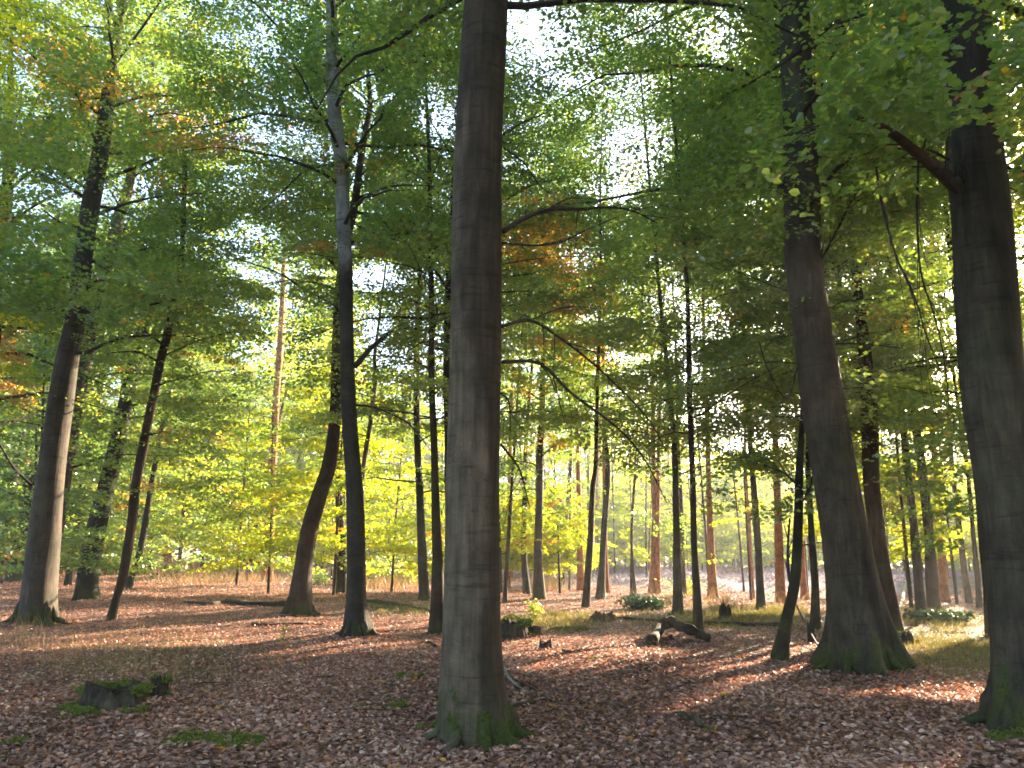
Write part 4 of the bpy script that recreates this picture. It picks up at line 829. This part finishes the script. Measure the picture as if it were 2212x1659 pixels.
def blob_mesh(pos, sx, sy, sz, seed, sub=24, rough=.18):
    """a lumpy low mound half sunk in the ground"""
    r_ = np.random.default_rng(seed); ph = r_.random(12)*6.28
    u = np.linspace(0, math.pi*2, sub, endpoint=False); w = np.linspace(-.5, math.pi/2, sub//2)
    U, Wv = np.meshgrid(u, w); 
    rr = 1+rough*(np.sin(3*U+ph[0]+2*Wv)+.7*np.sin(5*U+ph[1]-3*Wv)+.5*np.sin(9*U+ph[2])*np.cos(4*Wv+ph[3]))
    V = np.stack([pos[0]+sx*rr*np.cos(U)*np.cos(Wv), pos[1]+sy*rr*np.sin(U)*np.cos(Wv), pos[2]+sz*rr*np.sin(Wv)], -1)
    n, m = V.shape[:2]; i, j = np.meshgrid(np.arange(n-1), np.arange(m), indexing='ij'); j2 = (j+1) % m
    q = np.stack([i*m+j, i*m+j2, (i+1)*m+j2, (i+1)*m+j], -1).reshape(-1, 4)
    return V.reshape(-1, 3), q
def moss_mound(px, py, sx, sy, sz, label, seed, parts=5, name='moss_cushion', fuzz=900, bl=.022, mat='moss'):
    g = ground_at(px, py); r_ = np.random.default_rng(seed); b = Bag(); B = []
    for k in range(parts):
        a = r_.uniform(-1, 1, 2)*np.array([sx, sy])*.75; f = r_.uniform(.35, .8)
        c = np.array([g[0]+a[0], g[1]+a[1], 0]); c[2] = float(H(c[0], c[1]))
        V, q = blob_mesh(c, sx*f*.6, sy*f*.6, sz*r_.uniform(.5, 1.1), seed*7+k); b.add(V, q); B.append(V[V[:, 2] > c[2]-.01])
    B = np.vstack(B); i = rng.integers(0, len(B), fuzz); Q = B[i]+rng.normal(0, .012, (fuzz, 3))
    V1 = np.vstack(b.V); q1 = np.vstack(b.q); n1 = len(V1)
    th = rng.random(fuzz)*6.28; D = np.stack([np.cos(th)*.6, np.sin(th)*.6, np.full(fuzz, .8)], 1); N = rng.normal(0, 1, (fuzz, 3))
    V2, q2, _ = leaf_geo(Q, D, N, rng.uniform(.6, 1.4, fuzz)*bl, False, .35)
    rr = np.concatenate([np.full(len(q1), .25), rng.random(len(q2))])
    me = mesh(name, np.vstack([V1, V2])-g, np.vstack([q1, q2+n1]), [M[mat]], fattr={'rnd': rr, 'aut': np.zeros(len(rr))})
    return link(name, me, None, label, 'moss', None, loc=g)
moss_mound(462, 1602, .42, .30, .035, 'wide flat patch of green moss among the leaves at the lower left', 3, 22, fuzz=7000)
moss_mound(850, 1532, .13, .10, .055, 'round dark green moss cushion left of the foot of the central beech', 4, 5, fuzz=1400)
moss_mound(775, 1530, .06, .05, .025, 'tiny moss tuft left of the round moss cushion', 5, 3, fuzz=400)
moss_mound(886, 1462, .17, .16, .03, 'bright flat moss patch behind the round moss cushion', 6, 6, fuzz=1400)
moss_mound(20, 1612, .10, .16, .03, 'moss patch cut by the lower left border of the view', 7, 5, fuzz=900)
moss_mound(158, 1492, .05, .08, .02, 'small moss patch above the mossy stump at the left', 8, 3, fuzz=400)
moss_mound(2195, 1602, .16, .12, .06, 'moss cushion against the foot of the right edge beech', 9, 5, fuzz=1200)
moss_mound(1563, 1507, .05, .05, .025, 'little moss tuft beside the thin fallen stick on the right', 10, 3, fuzz=400)
moss_mound(1533, 1582, .06, .05, .03, 'moss tuft at the broken end of the dark fallen stick on the right', 11, 3, fuzz=500)
moss_mound(1280, 1425, .08, .08, .02, 'faint moss patch in the leaves between the central beech and the crooked log', 12, 3, fuzz=500)
moss_mound(925, 1578, .12, .09, .05, 'dark moss at the left side of the foot of the central beech', 13, 4, fuzz=1100)
moss_mound(1225, 1362, .5, .3, .05, 'yellowish moss strip lit by the sun beyond the central beech', 14, 6, fuzz=2500, bl=.05)
moss_mound(1110, 1338, .45, .3, .06, 'sunlit moss bank behind the dark mossy stump', 15, 6, fuzz=2500, bl=.05)
moss_mound(820, 1312, .8, .35, .07, 'moss growing over the ground right of the tall bent beech', 16, 6, fuzz=2500, bl=.05)

# low plants
def bush(px, py, w, h, n, size, label, cat, name, mat='leaf', rr=(0, 1), stems=7, green_dark=False):
    g = ground_at(px, py); g[2] = float(H(g[0], g[1])); b = Bag(); tips = []
    for k in range(stems):
        a = rng.uniform(0, 6.28); l = rng.uniform(.5, 1); e = np.array([math.cos(a)*w*l*.5, math.sin(a)*w*l*.5, h*rng.uniform(.6, 1)])
        Q = np.array([[0, 0, -.02], e*.5+[0, 0, .1*h], e]); Pc, Rc = catmull(Q, [.006, .005, .003], 4); V, q, t = tube(Pc, Rc, 4); b.add(V, q, t); tips.append(Pc)
    root = link(name, None, None, label, cat, loc=g); root.empty_display_size = .1
    link('stem', b.mesh('stem', [M['twig']]), root)
    T = np.vstack(tips); i = rng.integers(0, len(T), n); C = T[i]+rng.normal(0, 1, (n, 3))*np.array([w*.16, w*.16, h*.16]); C[:, 2] = np.abs(C[:, 2])+.02
    th = rng.random(n)*6.28; D = np.stack([np.cos(th), np.sin(th), rng.normal(-.1, .4, n)], 1); N = np.array([0, 0, 1.])+rng.normal(0, .6, (n, 3))
    V, q, per = leaf_geo(C, D, N, size*rng.uniform(.6, 1.3, n), True)
    link('leaves', mesh('leaves', V, q, [M[mat]], fattr={'rnd': np.repeat(rng.uniform(rr[0], rr[1], n), per), 'aut': np.zeros(n*per)}), root)
bush(1155, 1340, .45, .42, 260, .07, 'single yellow green seedling bush glowing in the sun beyond the central beech', 'seedling', 'beech_seedling', rr=(.7, 1))
bush(1395, 1318, 1.4, .34, 1500, .10, 'low dark green conifer mound right of the forked stem in the middle distance', 'bush', 'conifer_bush', 'needle', stems=16)
bush(2035, 1345, 1.5, .22, 1200, .10, 'dark mossy hump below the stout pair of trunks in the right background', 'bush', 'low_bush', 'needle', stems=14)
bush(813, 1262, 2.6, 1.1, 1500, .16, 'sunlit yellow green shrub between the tall bent beech and the next trunk', 'bush', 'low_shrub', rr=(.6, 1), stems=14)
bush(870, 1262, 2.2, .9, 1100, .16, 'orange tinged sunlit shrub just left of the dark mid-distance trunk', 'bush', 'low_shrub', rr=(.8, 1), stems=12)
bush(690, 1262, 1.2, .6, 500, .12, 'tiny green shrub right of the orange-footed leaning beech, far back', 'bush', 'low_shrub', stems=8)
bush(372, 1250, 2.4, 1.0, 900, .14, 'dry arching bramble at the foot of the far reddish trunk', 'bush', 'bramble', 'dry_grass', stems=20)
bush(610, 1388, .22, .35, 40, .05, 'small pale seedling in the leaves below the orange-footed leaning beech', 'seedling', 'beech_seedling', rr=(.7, 1), stems=2)
bush(1475, 1287, 1.6, .6, 600, .12, 'yellow sunlit tuft of leaves behind the grey trunk by the log', 'bush', 'low_shrub', rr=(.8, 1), stems=9)

# stumps
def stump(px, py, r, h, label, mat='dark_wood', seed=1, jag=.35, moss=0, sq=1.0, name='tree_stump', extra=None):
    g = ground_at(px, py); g[2] = float(H(g[0], g[1])); r_ = np.random.default_rng(seed); ph = r_.random(9)*6.28
    seg, n = 84, 14; th = np.linspace(0, 6.28318, seg, endpoint=False)
    root = link(name, None, None, label, 'tree stump', loc=g); root.empty_display_size = .1
    top = h*(1+jag*(.5*np.sin(2*th+ph[0])+.3*np.sin(3*th+ph[1])+.3*np.sin(7*th+ph[2])+.25*np.sin(17*th+ph[6]))); V = []
    for i in range(n):
        f = i/(n-1); rad = r*(1+.45*math.exp(-f*4)*(.5+.5*np.sin(4*th+ph[3]))+.09*np.sin(6*th+ph[4])+.05*np.sin(13*th+ph[5]+2*f)+.035*np.sin(23*th+ph[7]))*(1-.12*f)
        V.append(np.stack([np.cos(th)*rad*sq, np.sin(th)*rad, -.06+(top+.06)*f], 1))
    for f in (.8, .5, .2): V.append(np.stack([np.cos(th)*r*f*sq*.9, np.sin(th)*r*f*.9, top*(.55+.35*f)+.02*np.sin(9*th+ph[6])], 1))
    V = np.array(V); m = seg; N_ = len(V); i, j = np.meshgrid(np.arange(N_-1), np.arange(m), indexing='ij'); j2 = (j+1) % m
    q = np.stack([i*m+j, i*m+j2, (i+1)*m+j2, (i+1)*m+j], -1).reshape(-1, 4)
    V = V.reshape(-1, 3); V = np.vstack([V, [0, 0, h*.6]]); t = np.stack([(N_-1)*m+np.arange(m), (N_-1)*m+(np.arange(m)+1) % m, np.full(m, len(V)-1)], 1)
    link('wood', mesh('wood', V, q, [M[mat]], t, smooth=True), root)
    if moss:
        b = Bag(); 
        spots = []
        for k in range(6+moss):
            a = r_.uniform(0, 6.28); k2 = k % 3
            c = [math.cos(a)*r*sq*(.95 if k2 else 1.25), math.sin(a)*r*(.95 if k2 else 1.25), (h*r_.uniform(.75, 1.02) if k2 else .02)]
            V, q = blob_mesh(c, r*r_.uniform(.28, .5), r*r_.uniform(.28, .5), .02+h*.07, seed*9+k, 18, .28); b.add(V, q); spots.append(V)
        V1 = np.vstack(b.V); q1 = np.vstack(b.q); fz = 500*moss; B = V1[rng.integers(0, len(V1), fz)]+rng.normal(0, .01, (fz, 3))
        V2, q2, _ = leaf_geo(B, rng.normal(0, 1, (fz, 3))+np.array([0, 0, .8]), rng.normal(0, 1, (fz, 3)), rng.uniform(.012, .03, fz), False, .4)
        rr = np.concatenate([np.full(len(q1), .3), rng.random(len(q2))])
        link('moss', mesh('moss', np.vstack([V1, V2]), np.vstack([q1, q2+len(V1)]), [M['moss']], fattr={'rnd': rr, 'aut': np.zeros(len(rr))}), root)
    return root
stump(245, 1530, .25, .19, 'wide rotten grey stump edged with green moss in the left foreground', seed=4, moss=8, sq=1.2, jag=.42)
moss_mound(285, 1540, .16, .12, .05, 'moss spilling over the leaves in front of the wide rotten stump', 31, 7, fuzz=1500)
moss_mound(150, 1552, .16, .12, .03, 'loose moss patch to the left of the wide rotten stump', 32, 6, fuzz=900)
stump(342, 1508, .09, .19, 'narrow broken moss-topped stump block right beside the wide rotten stump', seed=5, moss=3)
stump(1103, 1376, .30, .27, 'dark stump with a green mossy top just right of the central beech', seed=6, moss=4, jag=.15)
stump(1152, 1372, .15, .16, 'small sawn dark stump beside the dark mossy-topped stump', seed=7, jag=.08)
stump(1950, 1388, .18, .17, 'little black stump at the edge of the bright grass patch right of the massive beech', seed=8, jag=.3, moss=2)
stump(1567, 1340, .14, .30, 'pointed dark stump in the green grass behind the crooked log', seed=9, jag=.5)
stump(1303, 1342, .28, .16, 'reddish brown rotten stump in the shaded grass, middle distance', 'wood', seed=10, jag=.5)
stump(1754, 1388, .07, .30, 'slim black stump stub right of the leaning dark tree', seed=11, jag=.4)
stump(1178, 1400, .10, .10, 'tiny pointed root stub in the leaves near the small sawn stump', seed=12, jag=.6)

# fallen wood
def fallen(path, w, label, mat='dark_wood', cat='branch', name='fallen_branch', lift=None, rough=.15, seg=10, twigs=()):
    P = []; R = []
    for i, (a, b) in enumerate(path):
        g = ground_at(a, b); ww = np.interp(i, [0, len(path)-1], w)
        R.append(ww/2*g[1]/F); g[2] = float(H(g[0], g[1]))+R[-1]*.8+(lift[i] if lift else 0); P.append(g)
    Pc, Rc = catmull(P, R, 8); ph = rng.random(4)*6.28
    Rc = Rc*(1+rough*np.sin(np.arange(len(Rc))*1.1+ph[0])+rough*.6*np.sin(np.arange(len(Rc))*.43+ph[1]))
    V, q, t = tube(Pc, Rc, seg, lambda i, th: 1+rough*.7*np.sin(3*th+ph[2]+i*.2)+rough*.4*np.sin(7*th+ph[3]))
    root = link(name, None, None, label, cat, loc=P[0]); root.empty_display_size = .1
    link('wood', mesh('wood', V-P[0], q, [M[mat]], t, smooth=True), root)
    for (tp, tw, tl) in twigs:
        Q = []
        for i, (a, b) in enumerate(tp):
            g = ground_at(a, b); g[2] = float(H(g[0], g[1]))+tl*i/(len(tp)-1)+.01; Q.append(g)
        Qc, Rq = catmull(Q, np.linspace(tw, tw*.4, len(Q))/2*Q[0][1]/F, 4); V, q, t = tube(Qc, Rq, 6)
        link('side_twig', mesh('side_twig', V-P[0], q, [M[mat]], t, smooth=True), root)
fallen([(1408, 1396), (1425, 1378), (1448, 1372), (1470, 1378), (1500, 1386), (1530, 1392)], (23, 19), 'crooked thick rotten log arched over the leaves in front of the dark red-brown trunk', 'log_bark', 'log', 'fallen_log',
       lift=[0, .08, .17, .14, .10, .04], twigs=[([(1448, 1378), (1468, 1394)], 14, -.05)])
fallen([(400, 1303), (450, 1308), (490, 1303), (530, 1308), (600, 1310), (635, 1310)], (6, 14), 'long dark log lying left of the foot of the orange-lit leaning beech', 'dark_wood', 'log', 'fallen_log')
fallen([(790, 1305), (840, 1309), (890, 1316), (935, 1325)], (12, 7), 'mossy thin log lying between the tall bent beech and the reddish trunk', 'beech_dark', 'log', 'fallen_log')
fallen([(1330, 1337), (1400, 1343), (1470, 1349), (1560, 1351), (1640, 1353), (1690, 1354)], (7, 10), 'long straight dark pole lying across the grass behind the crooked log', 'dark_wood', 'log', 'fallen_log')
fallen([(1105, 1534), (1140, 1524), (1180, 1517), (1225, 1518), (1275, 1522)], (11, 4), 'dark fallen stick pointing right from the foot of the central beech', twigs=[([(1140, 1524), (1160, 1500), (1120, 1480), (1090, 1462)], 5, .05)])
fallen([(1088, 1462), (1100, 1478), (1125, 1492), (1165, 1502), (1210, 1510)], (6, 4), 'pale curved stick leaning in the leaves right of the central beech', 'pale_wood', lift=[.12, .06, .02, 0, 0])
fallen([(1455, 1545), (1475, 1550), (1500, 1562), (1520, 1580)], (8, 14), 'short thick dark stick slanting towards the viewer on the right', twigs=[([(1475, 1550), (1540, 1552), (1612, 1558)], 7, .03)])
fallen([(1395, 1541), (1420, 1543), (1450, 1545)], (3, 5), 'thin twig left of the short thick dark stick')
fallen([(545, 1350), (580, 1352), (640, 1349), (700, 1351)], (6, 4), 'low dark stick in the shaded leaves in front of the orange-lit leaning beech')
fallen([(850, 1590), (880, 1602), (915, 1610)], (5, 7), 'small dark twig in the leaves left of the mossy foot of the central beech')
fallen([(1215, 1408), (1240, 1412), (1265, 1400)], (7, 5), 'short black stick in the leaves beyond the pale curved stick')
fallen([(1780, 1418), (1745, 1380), (1720, 1345)], (4, 3), 'thin stick propped slanting between the massive beech and the leaning dark tree', lift=[0, .22, .45])
fallen([(2020, 1432), (2060, 1428), (2085, 1420), (2110, 1434)], (6, 8), 'knobbly dark stick on the leaves between the massive beech and the right edge beech')
fallen([(2020, 1590), (2090, 1572), (2140, 1558)], (4, 6), 'thin shaded stick left of the foot of the right edge beech')
fallen([(940, 1398), (925, 1388), (905, 1400)], (5, 4), 'curved root-like stick left of the central beech')
fallen([(1912, 1370), (1925, 1350), (1945, 1310), (1958, 1265), (1968, 1232)], (9, 5), 'grey dead branch propped upright against the tall trunk behind the massive beech', 'pale_wood', lift=[0, 0, .0, 0, 0])

# ------------------------------------------------------------------ haze
hm, hn, hl = newmat('haze_air')
pv = hn.new('ShaderNodeVolumePrincipled'); pv.inputs['Color'].default_value = (.93, .95, 1, 1); pv.inputs['Density'].default_value = .0011; pv.inputs['Anisotropy'].default_value = .45
ho = hn.new('ShaderNodeOutputMaterial'); hl.new(pv.outputs[0], ho.inputs['Volume'])
hv = np.array([[x, y, z] for x in (-310, 310) for y in (-120, 380) for z in (-7, 34)], float)
hq = [[0, 1, 3, 2], [4, 6, 7, 5], [0, 4, 5, 1], [2, 3, 7, 6], [0, 2, 6, 4], [1, 5, 7, 3]]
link('haze', mesh('haze', hv, hq, [hm]), None, 'thin sunlit haze hanging in the air of the wood', 'haze', kind='stuff')
